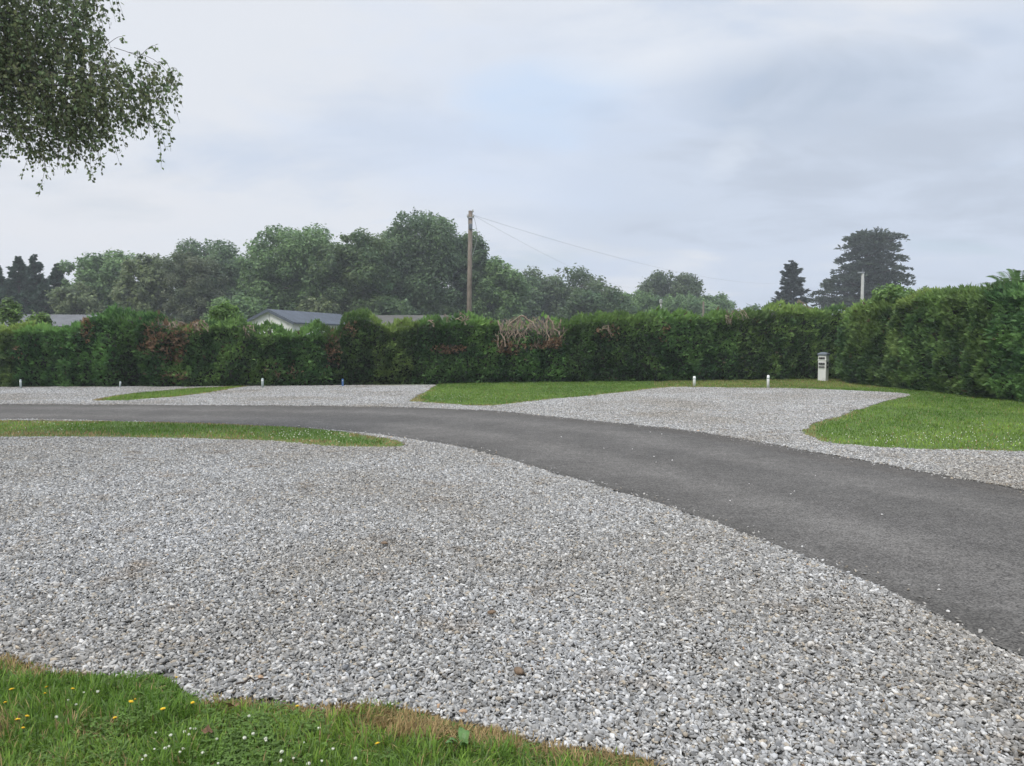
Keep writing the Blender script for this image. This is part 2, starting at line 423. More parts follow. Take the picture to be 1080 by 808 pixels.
sheet('lawn', lawn_poly, .012, M['lawn'], 'lawn soil below the hedge along the far gravel pitch', 'lawn')
sheet('lawn', wedge_poly, .012, M['lawn'], 'lawn soil of the thin wedge between two far pitches', 'lawn')
sheet('lawn', island_poly, .012, M['lawn'], 'lawn soil of the long strip on the near side of the road', 'lawn')
sheet('lawn', verge_poly, .012, M['lawn'], 'lawn soil of the flowery verge at the bottom of the photo', 'lawn')

# ------------------------------------------------------------------ grass
def grass(name, poly, bounds, dens, hgt, wid, label, seed, tan_edge=.12, near=False, dry=0.0, extra_tan=None, shaggy=.5):
    r = np.random.default_rng(seed)
    (x0, x1), (y0, y1) = bounds
    n = int((x1 - x0) * (y1 - y0) * dens)
    P = np.column_stack([r.uniform(x0, x1, n), r.uniform(y0, y1, n)])
    # density thins with distance, so far lawns stay affordable
    keep = inside(P, poly)
    P = P[keep]
    px, py, z = project(np.column_stack([P, np.zeros(len(P))]))
    ok = (z > .5) & (px > -260) & (px < 1340) & (py < 900)
    P = P[ok]; n = len(P)
    ed = edge_dist(P, poly)
    clump = fbm(P, 2.2 if not near else 5, seed, 3)
    patch = fbm(P, .45 if not near else 1.3, seed + 9, 3)
    H = hgt * (.55 + shaggy * 1.1 * clump) * r.uniform(.6, 1.3, n) * np.clip(.45 + ed / (tan_edge * 1.5), .45, 1)
    an = r.normal(0, 1.1, n) + 4 * np.pi * vnoise(P, 9 if near else 3, seed + 4); lean = np.abs(r.normal(.15, .6, n)) + .5 * (vnoise(P, 14, seed + 6) if near else 0)
    D = np.column_stack([np.cos(an), np.sin(an)])
    T = np.column_stack([-D[:, 1], D[:, 0]])
    W = wid * r.uniform(.6, 1.4, n)
    base = np.column_stack([P, np.full(n, .011)])
    tip = base + np.column_stack([D * (H * lean)[:, None], H * np.cos(np.clip(lean, 0, 1.2))])
    T3 = np.column_stack([T, np.zeros(n)]) * (W / 2)[:, None]
    g1, g2, g3 = np.array([.1, .195, .026]), np.array([.23, .34, .055]), np.array([.15, .22, .07])
    tn = np.array([.4, .29, .135])
    k = np.clip((patch - .35) * 2.2 + r.normal(0, .28, n), 0, 1)[:, None]
    c = g1 * (1 - k) + g2 * k
    k2 = (r.random(n) < .2)[:, None]; c = np.where(k2, g3, c)
    tp = np.clip(1.15 - ed / tan_edge, 0, 1) * np.clip((fbm(P, 1.1, seed + 30, 2) - .34) * 4, 0, 1) + dry * np.clip((patch - .4) * 3, 0, 1)
    if extra_tan is not None: tp = tp + extra_tan(P)
    tk = (r.random(n) < np.clip(tp, .03, .95))[:, None]
    c = np.where(tk, tn * r.uniform(.6, 1.15, (n, 1)), c) * r.uniform(.75, 1.25, (n, 1))
    if near:
        mid = base * .45 + tip * .55; mid[:, 2] += H * .12
        V = np.stack([base - T3, base + T3, mid - T3 * .75, mid + T3 * .75, tip], 1).reshape(-1, 3)
        b = np.arange(n)[:, None] * 5
        Fc = np.concatenate([b + [0, 1, 3], b + [0, 3, 2], b + [2, 3, 4]])
        cc = np.repeat(c, 5, 0)
    else:
        V = np.stack([base - T3, base + T3, tip], 1).reshape(-1, 3); Fc = np.arange(3 * n).reshape(n, 3); cc = np.repeat(c, 3, 0)
    o = npmesh(name, V, Fc, M['blade'], col=cc)
    print(name, n)
    return tag(o, label, 'grass', kind='stuff')

def tip_tan(P):         # scuffed turf at the corners cut by tyres
    px, py, z = project(np.column_stack([P, np.zeros(len(P))])); o = np.zeros(len(P))
    for x, y, a, b in ((434, 423.5, 16, 3), (849, 456, 14, 6), (422, 469, 16, 3), (100, 423, 14, 1.5), (520, 429, 30, 1.5), (60, 459, 60, 3), (300, 467, 50, 2.5)):
        o = np.maximum(o, .7 * np.clip(1.4 - ((px - x) / a) ** 2 - ((py - y) / b) ** 2, 0, 1))
    return o
def strip_tan(P):      # worn, drier strip along the hedge foot behind the far pitch
    px, py, z = project(np.column_stack([P, np.zeros(len(P))]))
    return np.maximum(np.where((py < 409.5) & (px > 690) & (px < 960), .38, 0), tip_tan(P))
def verge_tan(P):
    px, py, z = project(np.column_stack([P, np.zeros(len(P))])); o = np.zeros(len(P))
    for x, y, a, b, k in ((440, 768, 62, 17, 1.0), (340, 752, 46, 9, .6), (25, 706, 40, 12, .6), (80, 712, 28, 6, .8), (240, 746, 40, 6, .5), (520, 785, 60, 10, .45), (0, 770, 25, 16, .35), (600, 797, 50, 6, .5), (100, 775, 45, 14, .25)):
        o = np.maximum(o, 1.15 * k * np.clip(1.4 - ((px - x) / a) ** 2 - ((py - y) / b) ** 2, 0, 1))
    return o
grass('grass', verge_poly, ((-4.2, 1.6), (1.6, 4.1)), 11000, .052, .0048, 'lush green verge grass in the bottom left corner with yellow and white flowers', 51, tan_edge=.16, near=True, dry=.16, shaggy=1.0, extra_tan=verge_tan)
grass('grass', island_poly, ((-16, -1.2), (10.5, 15)), 900, .055, .014, 'long narrow grass strip between the near gravel and the road', 52, tan_edge=.35, dry=.3, extra_tan=tip_tan)
grass('grass', wedge_poly, ((-16, -7), (17, 26.5)), 900, .065, .016, 'slim green grass wedge dividing the two gravel pitches at left', 53, tan_edge=.22, extra_tan=tip_tan)
grass('grass', lawn_poly, ((-4.5, 16), (5, 31)), 620, .055, .017, 'bright mown lawn wrapping round the far gravel pitch below the hedge', 54, tan_edge=.24, extra_tan=strip_tan)

# ------------------------------------------------------------------ gravel stones
def ico(sub):
    bm = bmesh.new(); bmesh.ops.create_icosphere(bm, subdivisions=sub, radius=1)
    bm.verts.index_update()
    V = np.array([v.co[:] for v in bm.verts]); Fc = np.array([[v.index for v in f.verts] for f in bm.faces]); bm.free()
    return V, Fc

def protos(sub, n, r):
    V, Fc = ico(sub); out = []
    for _ in range(n):
        nr = unit(r.normal(size=(9, 3))); h = r.uniform(.45, .95, 9)
        d = V @ nr.T
        with np.errstate(divide='ignore'):
            lim = np.where(d > .05, h / d, 9)
        s = np.minimum(1.0, lim.min(1)) * r.uniform(.94, 1.06, len(V))
        out.append(V * s[:, None])
    return np.array(out), Fc

def rotmats(r, n, tilt):
    a = r.uniform(0, 2 * np.pi, n); b = r.normal(0, tilt, n); c = r.normal(0, tilt, n)
    ca, sa, cb, sb, cc, sc = np.cos(a), np.sin(a), np.cos(b), np.sin(b), np.cos(c), np.sin(c)
    Z = np.zeros(n); O = np.ones(n)
    Rz = np.stack([ca, -sa, Z, sa, ca, Z, Z, Z, O], -1).reshape(n, 3, 3)
    Ry = np.stack([cb, Z, sb, Z, O, Z, -sb, Z, cb], -1).reshape(n, 3, 3)
    Rx = np.stack([O, Z, Z, Z, cc, -sc, Z, sc, cc], -1).reshape(n, 3, 3)
    return Rx @ Ry @ Rz

STONE = .0096
def stone_arrays(P, size, sub, seed, tilt=.5, colours=True):
    r = np.random.default_rng(seed); n = len(P)
    PV, Fc = protos(sub, 40, r); k = len(PV[0])
    s = size * np.exp(r.normal(0, .32, n)).clip(.45, 2.2)
    S = np.column_stack([s * 1.22, s * r.uniform(.55, .9, n), s * r.uniform(.3, .6, n)])
    V = PV[r.integers(0, 40, n)] * S[:, None, :]
    V = np.einsum('nij,nkj->nki', rotmats(r, n, tilt), V)
    z = .003 + s * .3 + r.uniform(0, 1.1, n) * size
    V[:, :, 0] += P[:, 0:1]; V[:, :, 1] += P[:, 1:2]; V[:, :, 2] += z[:, None]
    FF = (np.arange(n)[:, None, None] * k + Fc[None]).reshape(-1, 3)
    return V, FF, np.repeat(stone_colours(n, r), k, 0)

def heap(P): return .016 * (fbm(P, 1.3, 5, 3) - .35)

def edge_points(polys, seed, dens, depth=.22, dmax=30):
    """random points in a band along the outlines, weighted towards the outline"""
    r = np.random.default_rng(seed); out = []
    for poly in polys:
        A, B = poly, np.roll(poly, -1, 0); mid = (A + B) / 2
        px, py, z = project(np.column_stack([mid, np.zeros(len(mid))]))
        ok = (z > .5) & (z < dmax) & (px > -200) & (px < 1280) & (py < 900)
        for a, b in zip(A[ok], B[ok]):
            L_ = np.hypot(*(b - a)); n = r.poisson(L_ * depth * 2 * dens)
            if not n or L_ > 6: continue
            t = r.random(n)[:, None]; d = (b - a) / L_; nr = np.array([-d[1], d[0]])
            o = r.uniform(-depth, depth, n); k = r.random(n) < np.clip(1.35 - np.abs(o) / depth * 1.25, 0, 1)
            out.append((a + (b - a) * t + nr * o[:, None])[k])
    return np.concatenate(out)

def patch_nodes(protos_):
    ng = bpy.data.node_groups.new('lay_stone_patches', 'GeometryNodeTree')
    ng.interface.new_socket('Geometry', in_out='INPUT', socket_type='NodeSocketGeometry'); ng.interface.new_socket('Geometry', in_out='OUTPUT', socket_type='NodeSocketGeometry')
    N, L = ng.nodes, ng.links; gi = N.new('NodeGroupInput'); go = N.new('NodeGroupOutput')
    jn = N.new('GeometryNodeJoinGeometry')
    for p in protos_:
        oi = N.new('GeometryNodeObjectInfo'); oi.inputs['Object'].default_value = p; oi.inputs['As Instance'].default_value = True; oi.transform_space = 'ORIGINAL'
        L.new(oi.outputs['Geometry'], jn.inputs[0])
    ip = N.new('GeometryNodeInstanceOnPoints'); ip.inputs['Pick Instance'].default_value = True
    L.new(gi.outputs[0], ip.inputs['Points']); L.new(jn.outputs[0], ip.inputs['Instance'])
    for nm, sock, ty in (('pick', 'Instance Index', 'INT'), ('turn', 'Rotation', 'FLOAT_VECTOR'), ('size', 'Scale', 'FLOAT_VECTOR')):
        a = N.new('GeometryNodeInputNamedAttribute'); a.data_type = ty; a.inputs['Name'].default_value = nm
        L.new([o for o in a.outputs if o.enabled][0], ip.inputs[sock])
    L.new(ip.outputs[0], go.inputs[0]); return ng

PATCH_R, PATCH_S, DENS = .16, .12, 9200
def gravel(label, polys, allow, grid, seed, dmin, dmax, sub_edge, extra=None, scale=1.0):
    r = np.random.default_rng(seed); (x0, x1), (y0, y1) = grid
    gx, gy = np.meshgrid(np.arange(x0, x1, PATCH_S), np.arange(max(y0, dmin), min(y1, dmax), PATCH_S))
    gx = gx + (np.arange(gx.shape[0]) % 2)[:, None] * PATCH_S / 2
    P = np.column_stack([gx.ravel(), gy.ravel()]) + r.normal(0, .018, (gx.size, 2))
    px, py, z = project(np.column_stack([P, np.zeros(len(P))])); P = P[(px > -220) & (px < 1300) & (py < 880) & (z > .5)]
    P = P[allow(P)]
    ed = np.min([edge_dist(P, q) for q in polys], 0); P = P[ed > .1]
    # single stones along the outlines make the object's own mesh's neighbours; patches are laid on the inside
    E = edge_points(polys, seed + 1, DENS * 1.05); E = E[(E[:, 1] >= dmin) & (E[:, 1] < dmax)]; E = E[allow(E)]
    if extra is not None: E = np.vstack([E, extra])
    me = bpy.data.meshes.new('gravel'); me.vertices.add(len(P)); me.vertices.foreach_set('co', np.column_stack([P, heap(P)]).astype(np.float32).ravel())
    me.attributes.new('pick', 'INT', 'POINT').data.foreach_set('value', r.integers(0, 12, len(P)).astype(np.int32))
    me.attributes.new('turn', 'FLOAT_VECTOR', 'POINT').data.foreach_set('vector', np.column_stack([np.zeros((len(P), 2)), r.uniform(0, 6.283, len(P))]).astype(np.float32).ravel())
    sz = np.column_stack([np.full((len(P), 2), scale), np.full(len(P), scale)]) * r.uniform(.94, 1.06, (len(P), 1))
    me.attributes.new('size', 'FLOAT_VECTOR', 'POINT').data.foreach_set('vector', sz.astype(np.float32).ravel())
    o = bpy.data.objects.new('gravel', me); COL.objects.link(o); tag(o, label, 'gravel', kind='stuff')
    V, FF, cc = stone_arrays(E, STONE * scale, sub_edge, seed + 2); V[:, :, 2] += heap(E)[:, None]
    e = npmesh('edge_stones', V.reshape(-1, 3), FF, M['stone'], o, col=cc); e['kind'] = 'stuff'
    GRAVELS.append((o, P)); return o

def stone_colours(n, r):
    tone = np.clip(np.exp(r.normal(math.log(.305), .33, n)), .08, .6)
    c = np.column_stack([tone, tone * .98, tone * .94])
    w = r.random(n)
    c = np.where((w < .1)[:, None], c * np.array([1.0, .9, .76]), c)
    c = np.where((w > .9)[:, None], c * np.array([.97, .99, 1.03]), c)
    c = np.where(((w > .5) & (w < .5035))[:, None], c * np.array([1.1, .76, .5]), c)
    return c

GRAVELS = []
def ragged(P, amp, seed): return P + (np.column_stack([vnoise(P * 7, 1, seed), vnoise(P * 7, 1, seed + 3)]) - .5) * 2 * amp
def near_ok(P):
    Q = ragged(P, .05, 3)
    return ~inside(Q, road_poly) & inside(P, near_bed) & ~inside(Q, verge_poly) & ~inside(Q, island_poly)
def far_ok(P):
    Q = ragged(P, .07, 9)
    return inside(P, far_bed) & ~inside(Q, road_poly) & ~inside(Q, lawn_poly) & ~inside(Q, wedge_poly)
def pitch(P):
    px, py, z = project(np.column_stack([P, np.zeros(len(P))]))
    left = px < np.clip(93 + (423.6 - py) * 10.6, 93, 262)
    return np.where(left, 0, np.where(px < 470, 1, 2))
# a sprinkle of chippings kicked out on the road edges and the grass
rk = np.random.default_rng(12)
kick = edge_points([road_poly], 77, 170, .26); kick = kick[inside(kick, road_poly)]
gravel('coarse pale grey limestone chippings of the big near gravel area', [road_near, verge_poly, island_poly], near_ok, ((-15, 6), (1.9, 17)), 61, 1.9, 17, 2, kick)
for k, lab in enumerate(('grey gravel pitch at the far left under the hedge', 'grey gravel pitch left of the lawn, in front of the cabin and hedge', 'large pale gravel pitch beyond the road before the white service pedestal')):
    gravel(lab, [road_far, lawn_poly, wedge_poly], lambda P, k=k: far_ok(P) & (pitch(P) == k), ((-25, 14), (4.5, 28)), 65 + 3 * k, 4.5, 28, 1, None, 1.2)
patches = []
rp_ = np.random.default_rng(99)
for k in range(12):
    n = int(DENS * PATCH_S ** 2)
    q = PATCH_R * np.sqrt(1 - np.sqrt(rp_.random(n))); a = rp_.uniform(0, 2 * np.pi, n)
    V, FF, cc = stone_arrays(np.column_stack([q * np.cos(a), q * np.sin(a)]), STONE, 2, 400 + k)
    me_o = npmesh('stone_patch', V.reshape(-1, 3), FF, M['stone'], GRAVELS[0][0], col=cc); me_o['kind'] = 'stuff'
    spot = GRAVELS[0][1][int(len(GRAVELS[0][1]) * (k + .5) / 12)]; me_o.location = (spot[0] + .06, spot[1] + .06, 0)
    patches.append(me_o)
NG = patch_nodes(patches)
for o, _ in GRAVELS:
    md = o.modifiers.new('patches', 'NODES'); md.node_group = NG

# ------------------------------------------------------------------ leaves in bulk
def sprays(C, Dn, L, r, col, k=5, wide=.16, spread=.75):
    """flat conifer sprays: k diamonds fanned about direction Dn"""
    n = len(C)
    side = unit(np.cross(Dn, unit(r.normal(size=(n, 3)))))
    VV, CC = [], []
    for a in np.linspace(-spread, spread, k):
        d = unit(Dn * math.cos(a) + side * math.sin(a) + r.normal(0, .12, (n, 3)))
        l = L * (1 - .45 * abs(a) / max(spread, .01)) * r.uniform(.75, 1.25, n)
        nrm = unit(np.cross(d, side) + r.normal(0, .3, (n, 3))); w = unit(np.cross(nrm, d))
        V, _, c = leaf_arrays(C + d * (l * .5)[:, None], d * (l * .5)[:, None], w * (l * wide)[:, None], col * r.uniform(.85, 1.15, (n, 1)))
        VV.append(V); CC.append(c)
    V = np.concatenate(VV); return V, np.arange(len(V)).reshape(-1, 4), np.concatenate(CC)

# ------------------------------------------------------------------ hedges
class Path:
    def __init__(s, pts):
        s.P = dense(pts, 10); s.S = np.concatenate([[0], np.cumsum(np.hypot(*np.diff(s.P, axis=0).T))]); s.len = s.S[-1]
        T = unit(np.gradient(s.P, axis=0)); s.T = T
    def ev(s, q):
        p = np.column_stack([np.interp(q, s.S, s.P[:, i]) for i in (0, 1)]); t = unit(np.column_stack([np.interp(q, s.S, s.T[:, i]) for i in (0, 1)]))
        return p, t

def hedge_surface(path, hfun, thick, q, c, side, seed):
    """q along, c in 0..1: front face (0..0.6) then over the top (0.6..0.9) and down the back; returns points and outward normals"""
    p, t = path.ev(q); h = hfun(q, p)
    nrm = np.column_stack([t[:, 1], -t[:, 0]]) * side
    f = np.clip(c / .6, 0, 1); g = np.clip((c - .6) / .3, 0, 1); b = np.clip((c - .9) / .1, 0, 1)
    z = h * (f * .97) + h * .03 * np.sin(np.pi * g) - h * .6 * b
    inw = .1 + .14 * f ** 3 + g * (thick - .3) + .1 * b
    key = np.column_stack([q, z, inw * .5])
    lump = (fbm(key * np.array([1, .75, 1]), .8, seed, 3) - .5) * .8 + (fbm(key, 3.0, seed + 40, 2) - .5) * .42
    # separate conifers show as soft upright bulges
    cell = q / 1.35 + .6 * (vnoise(np.column_stack([q, q * 0]), .5, seed + 8) - .5)
    lump += .26 * np.abs(np.sin(np.pi * cell)) ** .6 - .15
    lump -= .16 * np.clip(1 - z / .35, 0, 1)
    out = np.column_stack([nrm * (np.clip(1 - g * 1.4, -1, 1))[:, None], .15 + 1.1 * np.sin(np.pi * np.clip(g, 0, 1))])
    out = unit(out)
    P = np.column_stack([p - nrm * inw[:, None], z]) + out * lump[:, None]
    P[:, 2] = np.maximum(P[:, 2], .02)
    return P, out, np.column_stack([t, np.zeros(len(t))]), z / h, nrm

def hedge(name, path, hfun, thick, side, n, label, seed, brown=None, light=None, L=.14, q0=0, q1=None, dark=1.0, wide=.16):
    r = np.random.default_rng(seed); q1 = q1 or path.len
    mid, _ = path.ev(np.array([(q0 + q1) / 2]))
    root = empty(name, (mid[0, 0], mid[0, 1], 0), label=label, cat='hedge')
    # inner mass of twigs
    nq, nc = int((q1 - q0) / .25) + 2, 26
    Q, Cc = np.meshgrid(np.linspace(q0, q1, nq), np.linspace(0, 1, nc), indexing='ij')
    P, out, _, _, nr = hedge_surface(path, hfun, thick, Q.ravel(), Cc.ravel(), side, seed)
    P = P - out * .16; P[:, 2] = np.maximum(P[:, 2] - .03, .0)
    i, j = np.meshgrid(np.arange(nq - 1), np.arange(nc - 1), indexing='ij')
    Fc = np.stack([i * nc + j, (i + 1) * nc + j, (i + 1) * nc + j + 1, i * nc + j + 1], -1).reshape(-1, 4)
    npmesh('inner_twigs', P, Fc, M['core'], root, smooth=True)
    # foliage
    q = r.uniform(q0, q1, n); c = np.where(r.random(n) < .72, r.uniform(0, .6, n), r.uniform(.55, .97, n))
    P, out, T, zr, _ = hedge_surface(path, hfun, thick, q, c, side, seed)
    P = P + out * (r.normal(0, .05, n) + .02)[:, None]
    tuft = fbm(P, 2.6, seed + 3, 2)
    D = unit(out * .9 + np.array([0, 0, 1]) * (r.uniform(-.35, .75, n) + .35 * (zr > .9))[:, None] + T * (r.normal(0, .45, n) + .6 * (vnoise(P, .9, seed + 6) - .5))[:, None])
    ls = L * r.uniform(.7, 1.3, n) * (1 + .4 * (zr > .93) * (r.random(n) < .3))
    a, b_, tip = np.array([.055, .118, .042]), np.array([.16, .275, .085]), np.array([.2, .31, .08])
    k = np.clip((tuft - .5) * 3.4 + .36 + r.normal(0, .2, n), 0, 1)[:, None]
    col = a * (1 - k) + b_ * k
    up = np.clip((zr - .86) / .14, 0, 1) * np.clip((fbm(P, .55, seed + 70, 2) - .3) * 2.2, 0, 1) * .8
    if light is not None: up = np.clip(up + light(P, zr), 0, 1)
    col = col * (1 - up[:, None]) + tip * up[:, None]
    bush = np.floor(q / 1.7 + 1.2 * vnoise(np.column_stack([q * .3, zr * .4]), 1, seed + 90)).astype(int)
    tone = r.uniform(.78, 1.42, 400)[bush % 400]; hue = r.uniform(.86, 1.2, 400)[bush % 400]
    col = col * np.column_stack([tone * hue, tone, tone * .95])
    old = (r.random(n) < .01)[:, None]
    col = np.where(old, np.array([.12, .09, .05]), col) * dark
    bare = np.zeros(n, bool)
    if brown is not None:
        bm_, bare = brown(P, r)
        V, Fq, cc = sprays(P[bm_] + out[bm_] * .05, D[bm_], ls[bm_] * 1.05, r, np.array([.33, .21, .125]) * r.uniform(.45, 1.3, (bm_.sum(), 1)), 5, .13)
        if len(V): npmesh('dead_foliage', V, Fq, M['needle'], root, col=cc)
        keep = ~(bm_ | bare)
    else: keep = np.ones(n, bool)
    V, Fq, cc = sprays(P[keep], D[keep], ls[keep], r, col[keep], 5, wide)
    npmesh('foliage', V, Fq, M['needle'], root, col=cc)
    return root

back_base = [(-26, 24.2)] + px_line([(-120, 409.5), (0, 409), (120, 408.7), (250, 408), (360, 406.6), (460, 405.2), (590, 403.6), (720, 402.3), (800, 401.3), (860, 400.8)]) + [(12.0, 29.1), (13.2, 29.3)]
back_path = Path(back_base)
tops = np.array([(-200, 342), (0, 345), (40, 345), (81, 344), (88, 331), (104, 330), (118, 332), (124, 334), (150, 334), (166, 338), (190, 345), (206, 343), (228, 338), (246, 338),
                 (262, 347), (275, 351), (320, 351), (356, 349), (364, 336), (388, 332), (404, 337), (412, 344), (428, 342), (440, 336), (470, 337), (500, 336), (524, 337), (534, 341), (560, 342), (580, 341), (592, 338),
                 (640, 333), (700, 332), (760, 331), (800, 327), (830, 325), (880, 325), (1000, 325)], float)
def back_h(q, p):
    px, py, z = project(np.column_stack([p, np.zeros(len(p))]))
    ty = np.interp(px, tops[:, 0], tops[:, 1])
    return EYE * (py - ty) / np.maximum(py - 358, 5) - .13

spots = [(178, 354, 19, 17, .78), (156, 367, 9, 6, .85), (184, 374, 13, 9, .5), (93, 346, 6, 12, .55), (351, 370, 8, 17, .4), (474, 369, 18, 4, .92), (577, 362, 15, 6, .9), (535, 369, 11, 6, .85), (556, 362, 30, 6, .55),
         (640, 352, 12, 7, .3), (700, 350, 6, 10, .25), (205, 346, 12, 6, .45), (20, 372, 6, 8, .12), (300, 392, 20, 8, .12), (185, 398, 14, 6, .35), (370, 350, 6, 8, .35)]
bare_spots = [(556, 348, 30, 16), (178, 345, 13, 8)]
def back_brown(P, r):     # where the conifers have died back
    px, py, z = project(P); m = np.zeros(len(P), bool); b = np.zeros(len(P), bool)
    for x, y, a, c, pr in spots:
        e = ((px - x) / a) ** 2 + ((py - y) / c) ** 2
        m |= (e < 1 + .5 * r.normal(size=len(P))) & (r.random(len(P)) < pr)
    for x, y, a, c in bare_spots:
        b |= (((px - x) / a) ** 2 + ((py - y) / c) ** 2 < 1) & (r.random(len(P)) < .9)
    return m & ~b, b & ~m   # brown, bare
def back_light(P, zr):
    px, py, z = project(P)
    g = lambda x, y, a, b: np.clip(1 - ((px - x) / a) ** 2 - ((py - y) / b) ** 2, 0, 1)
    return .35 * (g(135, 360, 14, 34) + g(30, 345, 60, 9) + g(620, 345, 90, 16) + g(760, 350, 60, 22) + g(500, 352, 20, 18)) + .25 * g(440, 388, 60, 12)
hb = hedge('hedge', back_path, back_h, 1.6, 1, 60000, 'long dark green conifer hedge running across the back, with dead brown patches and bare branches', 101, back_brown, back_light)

# bare dead branches poking from the back hedge
def twig_path(a, b, r, sag=.1, k=6, r0=.02, r1=.008):
    t = np.linspace(0, 1, k)[:, None]; P = np.array(a) * (1 - t) + np.array(b) * t
    P = P + r.normal(0, sag, (k, 3)) * np.sin(np.pi * t) * .8; P[:, 2] += (np.sin(np.pi * t) * sag)[:, 0]
    return P, np.linspace(r0, r1, k)
rb = np.random.default_rng(7)
def hedge_Y(px):
    for y in np.linspace(22, 31, 400):
        pass
    pxs, pys, _ = project(np.column_stack([back_path.P, np.zeros(len(back_path.P))]))
    return np.interp(px, pxs, back_path.P[:, 1])
paths = []
for i in range(150):                   # the big tangle: bare stems crossing at all angles, bowed over at the top
    bx = rb.uniform(524, 592); by = rb.uniform(346, 368); an = rb.normal(0, .5); l = rb.uniform(10, 30)
    ax = bx + math.sin(an) * l; ay = max(by - math.cos(an) * l, 332 + abs(rb.normal(0, 3)) + .006 * (ax - 556) ** 2)
    Y = hedge_Y(bx); f = rb.uniform(-.12, .5)
    paths.append(twig_path(at(ax, ay, Y + f + rb.uniform(-.1, .25)), at(bx, by, Y + f - .1), rb, .045, 8, rb.uniform(.003, .009), rb.uniform(.006, .017)))
for a, b in (((525, 338), (533, 366)), ((592, 337), (582, 362)), ((536, 344), (550, 333)), ((550, 333), (566, 346)), ((578, 333), (590, 354)), ((548, 334), (541, 362)), ((577, 335), (579, 360))):
    Y = hedge_Y(a[0]); paths.append(twig_path(at(*a, Y + .1), at(*b, Y - .1), rb, .06, 7, .03, .022))
tangle, paths = paths, []
for i in range(26):                   # pale twigs in the dead clump at left
    ax = rb.uniform(165, 198); bx = 176 + rb.normal(0, 5); Y = hedge_Y(bx)
    paths.append(twig_path(at(ax, rb.uniform(337, 346), Y + rb.uniform(-.1, .6)), at(bx, rb.uniform(352, 366), Y - .05), rb, .07, 6, .013, .006))
clump_, paths = paths, []
for x, y0, y1, dx in ((470, 335, 340, 6), (482, 337, 343, 8), (492, 334, 341, -5), (486, 331, 338, 3), (641, 344, 356, 4), (636, 347, 352, 8), (696, 340, 350, 1), (768, 327, 341, 2), (773, 328, 342, -3),
                      (779, 326, 338, 3), (764, 333, 343, 5), (785, 329, 336, 4), (258, 346, 356, 5), (263, 344, 350, 5), (208, 340, 352, -4), (215, 338, 350, 3), (203, 342, 349, 6), (840, 319, 326, 14), (452, 339, 345, 5)):
    Y = hedge_Y(x)
    for q in range(2):
        paths.append(twig_path(at(x + rb.normal(0, 1.5), y0, Y - .1 + rb.uniform(0, .3)), at(x + dx + rb.normal(0, 2), y1, Y - .12), rb, .08, 6, .018, .009))
singles = paths
V, Fq = tube_arrays(tangle, 5)
npmesh('dead_branches', V, Fq, M['dead_wood'], hb, smooth=True)['label'] = 'large tangle of bare pale dead branches'
V, Fq = tube_arrays(clump_, 5)
npmesh('dead_branches', V, Fq, M['dead_wood'], hb, smooth=True)['label'] = 'clump of pale dead twigs among brown foliage'
for tp_ in singles:
    V, Fq = tube_arrays([tp_], 5); npmesh('bare_twig', V, Fq, M['dead_wood'], hb, smooth=True)

right_base = [(12.35, 28.4)] + px_line([(903, 405.6), (940, 409.3), (1001, 416.5), (1092, 426.5)]) + [(13.2, 14), (14.0, 9), (14.6, 4)]
right_path = Path(right_base)
rt = np.array([(28.7, 2.55), (27, 2.62), (25.5, 2.6), (24, 2.75), (22, 2.8), (20, 2.66), (18, 2.7), (14, 2.7), (4, 2.7)])[::-1]
def right_h(q, p): return np.interp(p[:, 1], rt[:, 0], rt[:, 1])
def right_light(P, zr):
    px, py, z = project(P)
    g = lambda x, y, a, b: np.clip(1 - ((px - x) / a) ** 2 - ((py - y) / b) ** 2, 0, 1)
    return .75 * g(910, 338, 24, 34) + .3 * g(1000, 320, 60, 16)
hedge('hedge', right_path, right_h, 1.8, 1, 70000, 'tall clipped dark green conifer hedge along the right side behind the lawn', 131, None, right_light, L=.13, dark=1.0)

# ------------------------------------------------------------------ trees
def crown_leaves(clumps, n, leaf, r, ca, cb, flat=1.0, tone_noise=.3, up=.75):
    """clumps: (m,6) centre + radii; leaves fill each clump's shell"""
    cl = np.asarray(clumps); vol = (cl[:, 3] * cl[:, 4] * cl[:, 5]) ** (2 / 3); idx = r.choice(len(cl), n, p=vol / vol.sum())
    d = unit(r.normal(size=(n, 3))); rad = 1 - np.abs(r.normal(0, .26, n)); rad = np.clip(rad, .1, 1.12)
    C = cl[idx, :3] + d * cl[idx, 3:6] * rad[:, None]
    C += r.normal(0, leaf * .5, (n, 3))
    nrm = unit(d * .75 + r.normal(0, .5, (n, 3)) + np.array([0, 0, up]))
    u = unit(np.cross(nrm, r.normal(size=(n, 3)))); w = np.cross(nrm, u)
    s = leaf * r.uniform(.6, 1.35, n)
    tone = r.uniform(0, 1, len(cl))[idx] * .55 + .5 * np.clip((fbm(C, .9, int(r.integers(0, 999)), 2) - .5) * 2.2 + .5, 0, 1)
    k = np.clip(tone + r.normal(0, .14, n), 0, 1)[:, None]
    col = (np.array(ca) * (1 - k) + np.array(cb) * k) * r.uniform(1 - tone_noise, 1 + tone_noise, (n, 1))
    return leaf_arrays(C, u * (s * .5)[:, None] * 1.15, w * (s * .5)[:, None] * .8, col)

